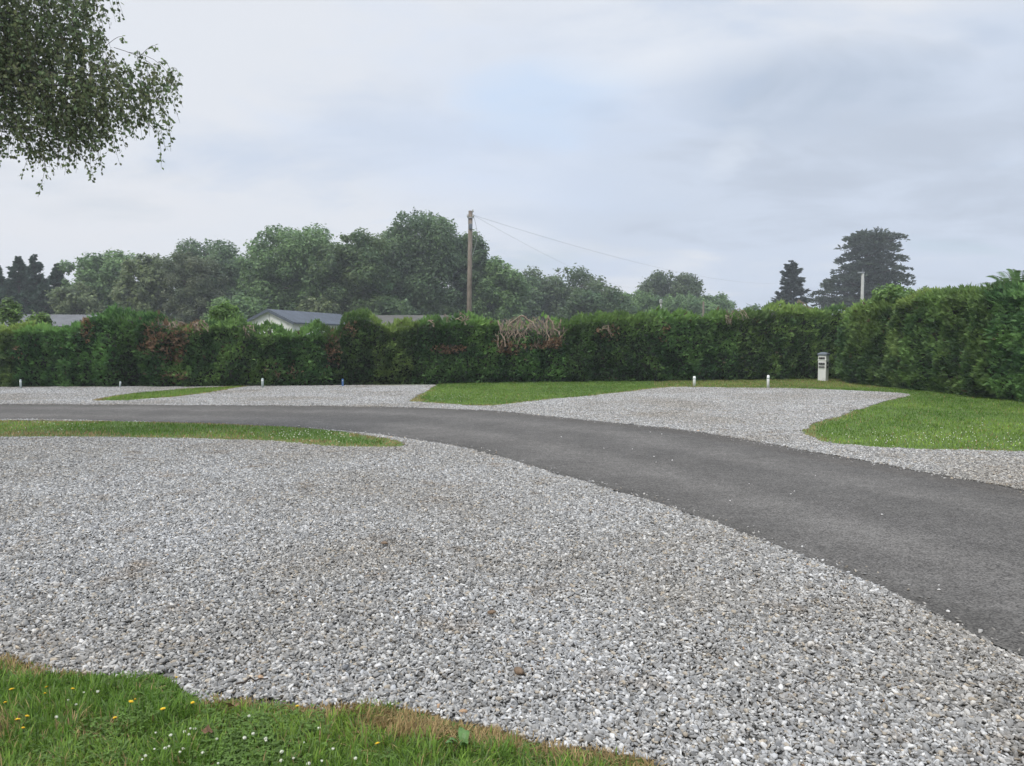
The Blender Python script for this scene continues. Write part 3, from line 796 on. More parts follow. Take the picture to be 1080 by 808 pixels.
def limbs(base, h, spread, r, nb=9, r0=.3, low=.25, top=.85, targets=None):
    ps = []
    wob = r.normal(0, .04 * h, (7, 3)); wob[0] = 0; wob[:, 2] = 0
    t = np.linspace(0, 1, 7)
    trunk = np.array(base) + np.column_stack([np.cumsum(wob[:, 0]) * .25, np.cumsum(wob[:, 1]) * .25, t * h * top])
    ps.append((trunk, np.linspace(r0, r0 * .2, 7) * np.where(t < .05, 1.35, 1)))
    for i in range(nb):
        f = r.uniform(low, .95); k = f * 6; i0 = min(int(k), 5); p = trunk[i0] * (1 - (k - i0)) + trunk[i0 + 1] * (k - i0)
        a = r.uniform(0, 2 * np.pi); l = spread * r.uniform(.55, .95) * (1.1 - .5 * f)
        e = p + np.array([math.cos(a) * l, math.sin(a) * l, l * r.uniform(.3, .9)])
        ps.append(twig_path(p, e, r, .12 * l, 6, r0 * (.5 - .3 * f), r0 * .06))
    return ps

TREES = []
def broadleaf(px, wpx, top, Y, ca, cb, label, seed, kind='tree', leaf=.27, n=24000, low=.5, nclump=46, lean=0.0, shape=1.0, group=None, csize=.21, name='broadleaf_tree', cat='tree', rough=.5):
    r = np.random.default_rng(seed)
    T = at(px, top, Y); h = T[2]; x, y = T[0], Y
    wr = wpx / F * Y / 2 * 1.08
    root = empty(name, (x, y, 0), label=label, cat=cat, group=group)
    cl = []
    zc = (h + low) / 2; hr = (h - low) / 2
    ph = r.uniform(0, 6.28)
    for m in range(nclump):               # outer clumps spread evenly over the envelope, each its own size
        zz = 1 - 1.72 * (m + .5) / nclump; a = ph + m * 2.39996 + r.normal(0, .22); q = math.sqrt(max(0, 1 - zz * zz))
        d = np.array([q * math.cos(a), q * math.sin(a), zz]); d = np.sign(d) * np.abs(d) ** .7
        if r.random() < .1: continue
        cs = csize * r.uniform(.6, 1.4); R = cs * (wr * .55 + hr * .45)
        rr = r.uniform(.76, 1.04)
        c = np.array([x + d[0] * max(wr * rr - R, .1), y + d[1] * max(wr * rr - R, .1) * .9, zc + d[2] * max(hr * rr - R * .85, .1)])
        c[0] += lean * (c[2] - zc)
        cl.append([*c, R * r.uniform(.9, 1.25), R * r.uniform(.9, 1.25), R * r.uniform(.7, 1.0)])
    for _ in range(int(nclump * .35)):    # inner mass
        d = unit(r.normal(size=3)) * r.uniform(.1, .6); R = csize * 1.5 * (wr * .55 + hr * .45)
        cl.append([x + d[0] * wr, y + d[1] * wr, zc + d[2] * hr - .05 * hr, R, R, R * .9])
    for _ in range(int(nclump * rough)):  # small sprigs breaking the outline
        d = unit(r.normal(size=3)); d[2] = abs(d[2]) if r.random() < .8 else d[2]
        R = r.uniform(.2, .42) * (leaf / .27)
        c = np.array([x + d[0] * wr * .92, y + d[1] * wr * .85, zc + d[2] * hr * .93]); c[0] += lean * (c[2] - zc)
        cl.append([*c, R, R, R])
    n = int(n * 1.5)
    V, Fq, cc = crown_leaves(cl, n, leaf, r, ca, cb)
    npmesh('crown', V, Fq, M['leaf'], root, col=cc)
    V, Fq = tube_arrays(limbs((x, y, 0), h, wr, r, 12, .022 * h + .05), 6)
    npmesh('trunk', V, Fq, M['bark'], root, smooth=True)
    return root

GA, GB = (.075, .14, .058), (.22, .335, .125)          # mid green
DA, DB = (.058, .105, .054), (.175, .26, .112)           # dark
OA, OB = (.09, .13, .06), (.25, .3, .135)          # olive
G_ = 'broad leaved trees standing behind the hedge'
broadleaf(112, 84, 261, 82, GA, GB, 'mid green rounded tree right of the dark firs', 201, group=G_)
broadleaf(152, 56, 266, 74, OA, OB, 'olive green tree between the rounded tree and the pale wispy tree', 202, group=G_, n=18000)
broadleaf(222, 92, 249, 88, DA, DB, 'dark tree rising behind the pale wispy tree', 203, group=G_)
broadleaf(203, 66, 262, 73, OA, (.19, .21, .125), 'pale wispy grey green tree in front of a darker one', 204, group=G_, leaf=.17, n=26000, csize=.17)
broadleaf(306, 112, 234, 80, GA, GB, 'broad leafy tree straight above the white gabled cabin', 205, group=G_, n=34000, nclump=60)
broadleaf(374, 92, 244, 78, GA, (.14, .195, .068), 'leafy green tree between the cabin tree and the tallest dark tree', 206, group=G_, n=30000, nclump=52)
broadleaf(441, 100, 218, 84, DA, DB, 'tallest dark green tree just left of the telegraph pole', 207, group=G_, n=36000, nclump=60)
broadleaf(494, 52, 246, 86, DA, DB, 'dark narrow tree directly behind the telegraph pole', 208, group=G_)
broadleaf(528, 56, 272, 84, GA, GB, 'lighter green tree just right of the telegraph pole', 209, group=G_, n=18000)
broadleaf(588, 112, 281, 104, (.06, .098, .05), (.15, .205, .09), 'wide far tree right of the telegraph pole with sky gaps', 210, group=G_, leaf=.34, n=20000)
broadleaf(548, 50, 290, 98, DA, DB, 'small dark tree on the left of the wide far tree', 211, group=G_, n=12000, leaf=.3)
broadleaf(630, 76, 301, 94, GA, (.115, .165, .065), 'low rounded tree under the end of the lower wire', 212, group=G_, n=14000, leaf=.3)
broadleaf(666, 70, 304, 98, GA, GB, 'low bushy tree left of the domed far tree', 213, group=G_, n=15000, leaf=.3)
broadleaf(708, 72, 286, 122, (.055, .088, .048), (.14, .19, .085), 'domed far tree rounded above its lower neighbours', 214, group=G_, n=30000, nclump=64, leaf=.36)
broadleaf(722, 66, 309, 104, GA, GB, 'low tree in front of the domed far tree', 215, group=G_, n=12000, leaf=.32)
broadleaf(754, 56, 309, 118, GA, GB, 'small low tree at the right end of the tree line', 216, group=G_, n=9000, leaf=.34)
broadleaf(250, 62, 312, 71, GA, GB, 'low shrub left of the cabin at the foot of the trees', 217, group='low shrubs at the foot of the trees', n=9000, name='shrub', cat='shrub')
broadleaf(336, 48, 313, 75, OA, OB, 'low rounded shrub over the cabin roof', 218, group='low shrubs at the foot of the trees', n=9000, name='shrub', cat='shrub')
broadleaf(80, 48, 296, 76, OA, OB, 'small dull olive tree at the foot of the firs', 219, group=G_, n=8000)
broadleaf(410, 60, 312, 76, DA, DB, 'low dark shrub below the tallest tree', 220, group='low shrubs at the foot of the trees', n=9000, name='shrub', cat='shrub')
broadleaf(978, 40, 304, 60, DA, DB, 'small bush showing over the right hedge beside the cedar', 221, n=9000, leaf=.2, group='low shrubs at the foot of the trees', name='shrub', cat='shrub')
broadleaf(800, 50, 322, 90, DA, DB, 'low bush between the tree line and the slim conifer', 222, n=6000, leaf=.28, group='low shrubs at the foot of the trees', name='shrub', cat='shrub')
broadleaf(1010, 60, 303, 48, GA, GB, 'low leafy bush showing above the right hedge', 223, n=9000, leaf=.16, group='low shrubs at the foot of the trees', name='shrub', cat='shrub')
LA, LB = (.1, .18, .042), (.2, .32, .08)
broadleaf(238, 36, 321, 26.6, LA, LB, 'bright lime green shrub growing up through the back hedge', 224, n=5000, leaf=.1, low=1.0, name='shrub', cat='shrub', nclump=22)
broadleaf(950, 62, 298, 26.0, (.075, .14, .038), LB, 'bright leafy shrub at the hedge corner below the cedar', 225, n=9000, leaf=.11, low=.9, name='shrub', cat='shrub', nclump=30)
broadleaf(9, 22, 316, 30, OA, LB, 'thin pale sapling in front of the grey roof at far left', 226, n=900, leaf=.11, low=1.6, name='sapling', cat='sapling', nclump=16, csize=.18)
broadleaf(40, 22, 331, 27, OA, LB, 'leafy sprig rising from the hedge before the grey roof', 227, n=1200, leaf=.1, low=1.6, name='sapling', cat='sapling', nclump=14)

def conifer(px, wpx, top, Y, label, seed, ca=(.032, .062, .044), cb=(.08, .13, .08), tiers=24, low=.6, n=20000, group=None, droop=.16, name='fir_tree', power=1.1, L=.42, ragged=.5):
    r = np.random.default_rng(seed); T = at(px, top, Y); x, h = T[0], T[2]; y = Y; wr = wpx / F * Y / 2
    root = empty(name, (x, y, 0), label=label, cat='tree', group=group)
    C, D = [], []; ps = [(np.array([[x, y, 0], [x, y, h * .5], [x, y, h * .98]]), np.array([.02 * h, .012 * h, .015]))]
    per = max(1, n // (tiers * 9))
    for i in range(tiers):
        for b in range(9):
            f = np.clip((i + r.uniform(-.9, .9)) / tiers, 0, .97); R = wr * (1 - f) ** power
            a = r.uniform(0, 2 * np.pi); l = max(R * r.uniform(1 - ragged, 1.12), .15)
            p0 = np.array([x, y, low + (h - low) * f]); dv = np.array([math.cos(a), math.sin(a), 0])
            t = r.uniform(.12, 1, per) ** .75
            z = -droop * l * t + .34 * l * t ** 2.2
            pts = p0 + dv * (t * l)[:, None] + np.array([0, 0, 1]) * z[:, None]
            sd = np.array([-dv[1], dv[0], 0]); pts += sd * (r.normal(0, .1, per) * l * (1.12 - t))[:, None]; pts[:, 2] += r.normal(0, .035, per) * l
            C.append(pts); D.append(unit(dv * .8 + sd * r.normal(0, .6, (per, 1)) + np.array([0, 0, 1]) * r.normal(-.1, .3, (per, 1))))
            ps.append((np.array([p0, p0 + dv * l * .5 - [0, 0, droop * l * .4], p0 + dv * l - [0, 0, droop * l * .75]]), np.array([.03, .02, .008]) * h / 9))
    t = r.uniform(0, 1, 60); C.append(np.column_stack([x + r.normal(0, .1, 60) * t, y + r.normal(0, .1, 60) * t, h - .5 - 1.3 * t])); D.append(unit(np.column_stack([r.normal(0, .6, (60, 2)) * t[:, None], np.full(60, .7)])))
    C = np.concatenate(C); D = np.concatenate(D)
    k = np.clip(fbm(C, .8, seed, 2) + r.normal(0, .15, len(C)), 0, 1)[:, None]
    V, Fq, cc = sprays(C, D, L * r.uniform(.6, 1.2, len(C)) * np.clip((h - C[:, 2]) / 2.2 + .3, .3, 1), r, np.array(ca) * (1 - k) + np.array(cb) * k, 3, .2, .6)
    npmesh('crown', V, Fq, M['needle'], root, col=cc)
    V, Fq = tube_arrays(ps, 5); npmesh('trunk', V, Fq, M['bark'], root, smooth=True)
    return root
GF = 'dark firs at the far left behind the grey roof'
conifer(19, 92, 268, 80, 'left of the two tallest dark firs at the far left', 301, group=GF)
conifer(36, 96, 266, 82, 'tallest dark fir with a pointed top at the far left', 302, group=GF)
conifer(60, 74, 276, 80, 'shorter pointed dark fir nearest the broad leaved trees', 303, group=GF)
conifer(-4, 92, 276, 80, 'dark fir cut by the left edge of the photo', 304, group=GF)
conifer(47, 80, 292, 78, 'low dark fir filling in front of the taller firs', 305, group=GF, n=12000)
conifer(8, 84, 296, 77, 'low bushy fir just over the grey roof', 306, group=GF, n=12000)

# slim conifer left of the cedar: blunt, irregular
conifer(835, 46, 273, 112, 'slim ragged dark conifer left of the cedar', 307, tiers=20, power=.6, droop=.2, n=15000, L=.6, ragged=.75, ca=(.03, .046, .036), cb=(.066, .09, .062), low=2)

def cedar(label, seed):
    r = np.random.default_rng(seed); Y = 116.0
    base = at(912, 350, Y); x = base[0]; h = at(912, 246, Y)[2]
    root = empty('cedar_tree', (x, Y, 0), label=label, cat='tree')
    # flat plates of foliage: photo x of both ends, height, in tiers
    plates = [(896, 926, 248), (902, 944, 250), (918, 950, 255), (890, 945, 266), (880, 950, 287), (885, 955, 293), (868, 930, 297), (893, 940, 249), (884, 925, 258), (900, 950, 262), (878, 935, 270), (905, 952, 272), (872, 925, 283), (900, 958, 281), (915, 963, 289), (868, 910, 296), (890, 962, 297),
              (862, 900, 306), (885, 950, 306), (905, 958, 310), (858, 895, 315), (880, 940, 317), (900, 955, 320), (905, 930, 252), (888, 945, 277), (875, 945, 290), (866, 952, 301), (880, 930, 312), (868, 920, 322), (860, 885, 321)]
    C, D, ps = [], [], []
    ps.append((np.array([[x, Y, 0], [x + .2, Y, h * .4], [x - .2, Y, h * .75], [x + .3, Y, h * .96]]), np.array([.75, .55, .3, .08])))
    for (a, b, yy) in plates:
        for dep in (0, -2.6, 2.6):
            k = 1 if dep == 0 else .75
            pa, pb = at(a, yy, Y), at(b, yy, Y)
            L_ = (pb[0] - pa[0]) / 2 * k * r.uniform(.85, 1.05); cx = (pa[0] + pb[0]) / 2 + r.normal(0, .5); cz = pa[2] + r.normal(0, .35) * (dep != 0) - .2
            ps.append((np.array([[x, Y, cz - 1.4], [(x + cx) / 2, Y + dep / 2, cz - .7], [cx, Y + dep, cz - .15]]), np.array([.2, .12, .05])))
            m = int(430 * k * L_ / 3)
            an = r.uniform(0, 2 * np.pi, m); rr = np.sqrt(r.random(m))
            # broken lobes along the plate
            px_ = np.cos(an) * rr; py_ = np.sin(an) * rr
            lob = vnoise(np.column_stack([px_ * 2.2 + cx, py_ * 2 + dep]), 1.1, seed + int(yy)); keep = lob > .37
            q = np.column_stack([cx + px_ * L_, Y + dep + py_ * 1.9, cz + .3 * (1 - rr ** 2) * np.ones(m) + r.normal(0, .13, m) - .3 * rr ** 2])[keep]
            C.append(q); D.append(unit(np.column_stack([px_[keep] * 1.0 + r.normal(0, .5, len(q)), py_[keep] + r.normal(0, .5, len(q)), r.uniform(-.1, .45, len(q))])))
    C = np.concatenate(C); D = np.concatenate(D)
    k = np.clip(fbm(C, .7, seed, 2) + r.normal(0, .15, len(C)), 0, 1)[:, None]
    V, Fq, cc = sprays(C, D, .5 * r.uniform(.6, 1.2, len(C)), r, np.array((.034, .052, .036)) * (1 - k) + np.array((.085, .11, .068)) * k, 3, .2, .6)
    npmesh('crown', V, Fq, M['needle'], root, col=cc)
    V, Fq = tube_arrays(ps, 6); npmesh('trunk', V, Fq, M['bark'], root, smooth=True)
cedar('large spreading cedar with flat tiers of dark branches', 311)

# feathery tree-of-heaven fronds above the right hedge
def frond_tree():
    r = np.random.default_rng(321)
    c = at(1078, 316, 21.0)
    root = empty('sumac_tree', (c[0], 21.0, 0), label='feathery sumac with long drooping leaf fronds above the right hedge', cat='tree')
    C, U, W, K, ps = [], [], [], [], [(np.array([[c[0], 21, 0], [c[0] + .1, 21, 1.6], [c[0], 21, c[2] + .1]]), np.array([.07, .05, .025]))]
    tips = [(1036, 296), (1046, 288), (1058, 284), (1068, 282), (1078, 283), (1090, 284), (1104, 290), (1112, 298), (1052, 294), (1064, 290), (1042, 302), (1084, 292), (1098, 300), (1072, 296), (1056, 303)]
    for tx, ty in tips:
        e = at(tx, ty, 21 + r.normal(0, .5)); s = c + np.array([0, 0, -.1]); mid = (s + e) / 2 + np.array([0, 0, .22])
        t = np.linspace(0, 1, 9)[:, None]; P = s * (1 - t) ** 2 + 2 * mid * t * (1 - t) + e * t ** 2; P[-2:, 2] -= [.02, .06]
        ps.append((P, np.linspace(.014, .004, 9)))
        tt = np.linspace(.22, 1, 15)
        Q = np.column_stack([np.interp(tt, t[:, 0], P[:, i]) for i in range(3)]); tan = unit(np.gradient(Q, axis=0)); sd = unit(np.cross(tan, [0, 0, 1.]))
        for sgn in (-1, 1):
            d = unit(sd * sgn + tan * .45 + np.array([0, 0, -.25])); l = .16 * (1.15 - .5 * tt)
            C.append(Q + d * l[:, None]); U.append(d * l[:, None]); W.append(unit(np.cross(d, np.cross(tan, sd))) * .033); K.append(np.tile([.1, .175, .055], (len(Q), 1)) * r.uniform(.75, 1.25, (len(Q), 1)))
    V, Fq, cc = leaf_arrays(np.concatenate(C), np.concatenate(U), np.concatenate(W), np.concatenate(K))
    npmesh('crown', V, Fq, M['leaf'], root, col=cc)
    V, Fq = tube_arrays(ps, 6); npmesh('trunk', V, Fq, M['twig'], root, smooth=True)
frond_tree()

# ------------------------------------------------------------------ birch hanging in from the upper left
def birch():
    r = np.random.default_rng(341); Y = 10.0
    bx, by = -10.6, 9.6
    root = empty('birch_tree', (bx, by, 0), label='overhanging birch with small dark leaves and drooping twigs in the top left corner', cat='tree')
    top = np.array([bx + .3, by, 9.5])
    trunk = np.array([[bx, by, 0], [bx + .08, by, 2], [bx + .02, by, 4.5], [bx + .25, by, 7], top])
    ps = [(trunk, np.array([.2, .16, .13, .09, .03]))]; tw = []
    ells = [(10, 20, 95, 70, 1.3, 1.0), (30, 90, 95, 70, 1.2, 1.0), (95, 105, 62, 42, .9, .75), (150, 96, 44, 42, .6, .55), (58, 138, 62, 34, .8, .55), (75, 20, 32, 55, .7, .5), (-90, 60, 130, 110, 1.8, 1.0), (-40, -60, 170, 80, 1.8, .9), (120, 82, 45, 30, .5, .35), (-190, 90, 120, 120, 1.5, .7)]
    C, U, W, K = [], [], [], []
    for (ex, ey, rx, ry, rd, dn) in ells:
        cen = at(ex, ey, Y); s = np.array([bx + .1, by, max(2.8, min(cen[2] - .6, 8))]); mid = (s + cen) / 2 + np.array([0, 0, .55])
        t = np.linspace(0, 1, 8)[:, None]; P = s * (1 - t) ** 2 + 2 * mid * t * (1 - t) + cen * t ** 2
        ps.append((P, np.linspace(.045, .005, 8)))
        nt = int(dn * rx * ry / 13)
        for _ in range(nt):
            d = unit(r.normal(size=3)) * r.random() ** .42
            st = cen + np.array([d[0] * rx, d[1] * rd * F / Y * .6, d[2] * ry * .9]) * Y / F
            a = r.uniform(0, 2 * np.pi); l = r.uniform(.18, .46)
            o = np.array([math.cos(a) * .55 + .25, math.sin(a) * .5, 0])
            tt = np.linspace(0, 1, 6)[:, None]
            Q = st + o * l * .7 * tt + np.array([0, 0, -1]) * l * (tt ** 1.8) * .85 + np.array([0, 0, .06]) * np.sin(np.pi * tt)
            tw.append((Q, np.linspace(.0038, .0016, 6)))
            m = int(l * 30) + 3
            f = r.uniform(.1, 1, m); q = np.column_stack([np.interp(f, tt[:, 0], Q[:, i]) for i in range(3)])
            ln = r.uniform(.019, .034, m)
            u = unit(r.normal(0, .7, (m, 3)) + np.array([0, 0, -.8])); nn = unit(r.normal(size=(m, 3))); w = unit(np.cross(u, nn))
            C.append(q + u * (ln + .012)[:, None] + r.normal(0, .015, (m, 3))); U.append(u * ln[:, None]); W.append(w * (ln * .72)[:, None])
            K.append(np.array([.165, .215, .1]) * r.uniform(.5, 1.5, (m, 1)) * np.array([1 + r.uniform(-.1, .2), 1, 1]))
    for (xs, ys, xe, ye, m) in ((120, 50, 192, 104, 16), (135, 55, 186, 92, 12), (150, 100, 182, 135, 22), (155, 130, 170, 176, 24), (165, 120, 180, 160, 18), (45, 165, 40, 208, 16), (30, 150, 22, 188, 16), (68, 160, 96, 190, 18), (95, 10, 108, 40, 14), (60, 160, 68, 185, 14), (112, 48, 132, 46, 10), (0, 150, -2, 172, 10), (145, 62, 165, 52, 12)):
        a, b = at(xs, ys, Y - .3), at(xe, ye, Y - .3); t = np.linspace(0, 1, 8)[:, None]
        Q = a * (1 - t) + b * t + np.array([.06, 0, .1]) * np.sin(np.pi * t); tw.append((Q, np.linspace(.004, .0018, 8)))
        f = np.clip(r.uniform(.1, 1, m) ** .7, 0, 1); q = np.column_stack([np.interp(f, t[:, 0], Q[:, i]) for i in range(3)])
        ln = r.uniform(.02, .03, m); u = unit(r.normal(0, .6, (m, 3)) + [0, 0, -.8]); w = unit(np.cross(u, r.normal(size=(m, 3))))
        C.append(q + u * (ln + .012)[:, None]); U.append(u * ln[:, None]); W.append(w * (ln * .72)[:, None]); K.append(np.tile([.15, .2, .085], (m, 1)) * r.uniform(.5, 1.5, (m, 1)))
    V, Fq, cc = leaf_arrays(np.concatenate(C), np.concatenate(U), np.concatenate(W), np.concatenate(K))
    npmesh('crown', V, Fq, M['birch_leaf'], root, col=cc)
    V, Fq = tube_arrays(ps, 8); npmesh('trunk', V, Fq, M['birch_bark'], root, smooth=True)
    V, Fq = tube_arrays(tw, 3); npmesh('twigs', V, Fq, M['twig'], root)
birch()

# ------------------------------------------------------------------ cabins beyond the hedge
def cabin(name, A, B, width, ridge, eave, wall, roof, label, over=.25, window_side=None):
    """gabled cabin: ridge runs from A (near gable) to B; local x along the ridge, y across"""
    A = np.array(A, float); B = np.array(B, float); L_ = np.hypot(*(B - A)); rz = math.atan2(B[1] - A[1], B[0] - A[0])
    root = empty(name, (A[0], A[1], 0), rz, label=label, cat='cabin')
    w = width / 2
    m = MB(); zc = ridge - .12; ec = eave
    V = [(0, -w, 0), (0, w, 0), (0, w, ec), (0, 0, zc), (0, -w, ec), (L_, -w, 0), (L_, w, 0), (L_, w, ec), (L_, 0, zc), (L_, -w, ec)]
    m.add(V, [(0, 4, 3, 2, 1), (5, 6, 7, 8, 9), (0, 5, 9, 4), (1, 2, 7, 6), (4, 9, 8, 3), (2, 3, 8, 7)]); wo = m.build('wall', wall, root)
    m = MB(); sl = (ridge - eave) / w; e2 = w + over; ze = ridge - sl * e2; th = .07
    for sg in (-1, 1):
        m.add([(-over, 0, ridge), (L_ + over, 0, ridge), (L_ + over, sg * e2, ze), (-over, sg * e2, ze), (-over, 0, ridge - th), (L_ + over, 0, ridge - th), (L_ + over, sg * e2, ze - th), (-over, sg * e2, ze - th)],
              [(0, 1, 2, 3), (7, 6, 5, 4), (0, 3, 7, 4), (1, 5, 6, 2), (3, 2, 6, 7)])
    m.build('roof', roof, root)
    m = MB()
    for sg in (-1, 1):
        m.add([(-over - .03, 0, ridge + .02), (-over - .03, sg * (e2 + .02), ze + .02), (-over - .03, sg * (e2 + .02), ze - .2), (-over - .03, 0, ridge - .22),
               (-over + .002, 0, ridge + .02), (-over + .002, sg * (e2 + .02), ze + .02), (-over + .002, sg * (e2 + .02), ze - .2), (-over + .002, 0, ridge - .22)],
              [(0, 1, 2, 3), (7, 6, 5, 4), (0, 4, 5, 1), (1, 5, 6, 2), (2, 6, 7, 3)])
    m.build('bargeboard', M['fascia'], root)
    m = MB(); m.box(.0, L_, -e2 - .08, -e2 + .02, ze - .12, ze - .02); m.build('gutter', M['fascia'], root)
    MB().box(-.03, .01, -.05, .05, .4, ridge - .4).build('cover_strip', M['concrete'], root); MB().box(-.03, .01, w * .55, w * .55 + .05, .4, eave).build('cover_strip', M['concrete'], root)
    for wy in (-w * .55, w * .2):
        f = MB(); f.box(-.05, .02, wy - .55, wy + .55, 1.0, 2.05, .01); fo = f.build('window', M['white_paint'], root)
        p = MB(); p.box(-.062, -.052, wy - .48, wy + .48, 1.07, 1.98); p.build('pane', M['glass'], fo)
    for k in range(3):
        wx = L_ * (.2 + .28 * k)
        f = MB(); f.box(wx - .6, wx + .6, -w - .05, -w + .02, 1.0, 2.0, .01); fo = f.build('window', M['white_paint'], root)
        p = MB(); p.box(wx - .53, wx + .53, -w - .062, -w - .052, 1.07, 1.93); p.build('pane', M['glass'], fo)
    return root
a, b = at(284, 326, 58), at(357, 330.5, 69)
cabin('holiday_cabin', a[:2], b[:2], 3.9, a[2], 2.95, M['render_wall'], M['slate_roof'], 'white gabled cabin with slate grey roof peeping over the hedge')
a, b = at(-120, 331, 44), at(100, 332.6, 45.5)
cabin('holiday_cabin', b[:2], a[:2], 5.5, a[2], 2.35, M['render_wall'], M['grey_roof'], 'long low cabin with flat grey roof at the far left behind the hedge')
a, b = at(396, 332.5, 60), at(478, 332.5, 60)
cabin('holiday_cabin', a[:2], b[:2], 6.0, a[2], 2.5, M['render_wall'], M['brown_roof'], 'low cabin with dull brown roof below the tallest tree')

# ------------------------------------------------------------------ poles and wires
def sag_wire(a, b, sag, k=24):
    t = np.linspace(0, 1, k)[:, None]; P = np.array(a) * (1 - t) + np.array(b) * t; P[:, 2] -= (4 * sag * t * (1 - t))[:, 0]; return P
def telegraph():
    Y = 42.0; b = at(494, 340, Y); t = at(496.3, 222.5, Y)
    root = empty('telegraph_pole', (b[0], Y, 0), label='tall brown wooden telegraph pole with wires running off to the right', cat='telegraph pole')
    P = np.array([[b[0], Y, 0], [b[0] + (t[0] - b[0]) * .5, Y, t[2] * .5], [t[0], Y, t[2]], [t[0], Y, t[2] + .02]])
    V, Fq = tube_arrays([(P, np.array([.15, .135, .115, .01]))], 14); npmesh('pole', V, Fq, M['pole_wood'], root, smooth=True)
    x, z = t[0], t[2]
    br = MB().box(x - .17 - b[0], x + .17 - b[0], -.16, -.115, z - .42, z - .36).box(x - .13 - b[0], x - .115 - b[0], -.16, -.12, z - .75, z - .36)
    br.build('bracket', M['steel'], root)
    for dx, dz in ((-.15, -.36), (.15, -.36), (.13, -.1)):
        MB().lathe([(.02, z + dz), (.05, z + dz + .02), (.05, z + dz + .08), (.03, z + dz + .1), (.045, z + dz + .13), (.01, z + dz + .16)], 10, (x + dx - b[0], -.14)).build('insulator', M['concrete'], root, smooth=True)
    MB().box(x - .1 - b[0], x + .1 - b[0], -.2, -.11, z - 1.0, z - .72, .02).build('junction_box', M['grey_cap'], root)
    e1 = at(818, 299, 112); e2 = at(672, 305, 106)
    for e, sg, rr in ((e1, 1.0, .007), (e2, .7, .006)):
        V, Fq = tube_arrays([(sag_wire((x + .15, Y - .14, z - .25), e, sg), np.full(24, rr))], 5); npmesh('wire', V, Fq, M['wire'], root)
    t_ = np.linspace(0, 1, 10)[:, None]; Q = np.array([x + .15, Y - .14, z - .25]) * (1 - t_) + np.array([x + .12, Y - .12, z - 2.4]) * t_; Q[:, 0] += (np.sin(np.pi * t_) * .22)[:, 0]
    V, Fq = tube_arrays([(Q, np.full(10, .012))], 5); npmesh('drop_cable', V, Fq, M['wire'], root)
telegraph()
# plain line pole hidden behind the slim conifer that takes the far end of the upper wire
def post(px, top, Y, r0, r1, mat, label, name, cat, head=None):
    t = at(px, top, Y); root = empty(name, (t[0], Y, 0), label=label, cat=cat)
    MB().lathe([(r0, 0), (r0 * .97, .3), (r1, t[2] - .05), (r1 * .7, t[2])], 12).build('post', mat, root, smooth=True)
    z = t[2]
    if head == 'lamp':
        MB().lathe([(.05, z - .02), (.13, z + .02), (.15, z + .1), (.13, z + .24), (.16, z + .27), (.03, z + .33)], 12).build('lamp_head', M['concrete'], root, smooth=True)
    if head == 'cap':
        MB().box(-.3, .1, -.08, .08, z + .0, z + .09, .02).build('cap', M['steel'], root)
        MB().box(-.012, .012, -.012, .012, z + .09, z + .3).build('spike', M['steel'], root)
    return root
post(910, 288.5, 46, .11, .085, M['concrete'], 'plain pale concrete post standing in front of the cedar', 'concrete_post', 'post', 'cap')
post(697, 320, 62, .1, .07, M['concrete'], 'small pale lamp post before the domed far tree', 'lamp_post', 'lamp post', 'lamp')
post(742, 318, 66, .1, .08, M['pole_wood'], 'short brown wooden post at the right end of the tree line', 'wooden_post', 'post')

# ------------------------------------------------------------------ service pedestal and marker posts
def pedestal():
    g = gp(868, 402.2); s = 1.0
    root = empty('service_pedestal', (g[0], g[1], 0), math.radians(-43), label='white service pedestal with grey cap and dark sockets by the hedge corner', cat='service pedestal')
    H = 1.08; w, d = .145, .14
    MB().box(-w, w, -d, d, 0, H - .12, .012).build('body', M['pedestal'], root)
    c = MB().box(-w - .03, w + .03, -d - .03, d + .03, H - .12, H - .045, .015)
    c.add([(-w - .02, -d - .02, H - .047), (w + .02, -d - .02, H - .047), (w + .02, d + .02, H - .047), (-w - .02, d + .02, H - .047), (-.06, -.05, H), (.06, -.05, H), (.06, .05, H), (-.06, .05, H)], [(0, 1, 5, 4), (1, 2, 6, 5), (2, 3, 7, 6), (3, 0, 4, 7), (4, 5, 6, 7)])
    c.build('cap', M['grey_cap'], root)
    band = MB().box(-w - .012, w + .012, -d - .012, d + .012, H - .31, H - .27, .004); band.build('band', M['white_paint'], root)
    for z, hh, mt in ((H - .22, .07, 'socket_black'), (H - .425, .075, 'socket_black'), (H - .545, .06, 'socket_grey')):
        so = MB().box(-.11, .1, -d - .03, -d + .004, z - hh / 2, z + hh / 2, .008).build('socket', M[mt], root)
        for x in (-.055, .045): MB().lathe([(.024, 0), (.03, .006), (.028, .012)], 12).build('socket_hole', M['socket_grey'], so)
    for so in root.children:
        if so.name.startswith('socket'):
            zz = sum(v.co.z for v in so.data.vertices) / len(so.data.vertices)
            for k, ch in enumerate(so.children):
                ch.rotation_euler = (math.pi / 2, 0, 0); ch.location = (-.055 + .1 * k, -d - .03, zz)
    for z in (H - .4, H - .55):
        MB().box(w - .002, w + .025, -.06, .05, z - .035, z + .035, .008).build('side_socket', M['socket_black'], root)
    MB().lathe([(.2, .001), (.19, .02)], 4).build('plinth', M['concrete'], root)
pedestal()

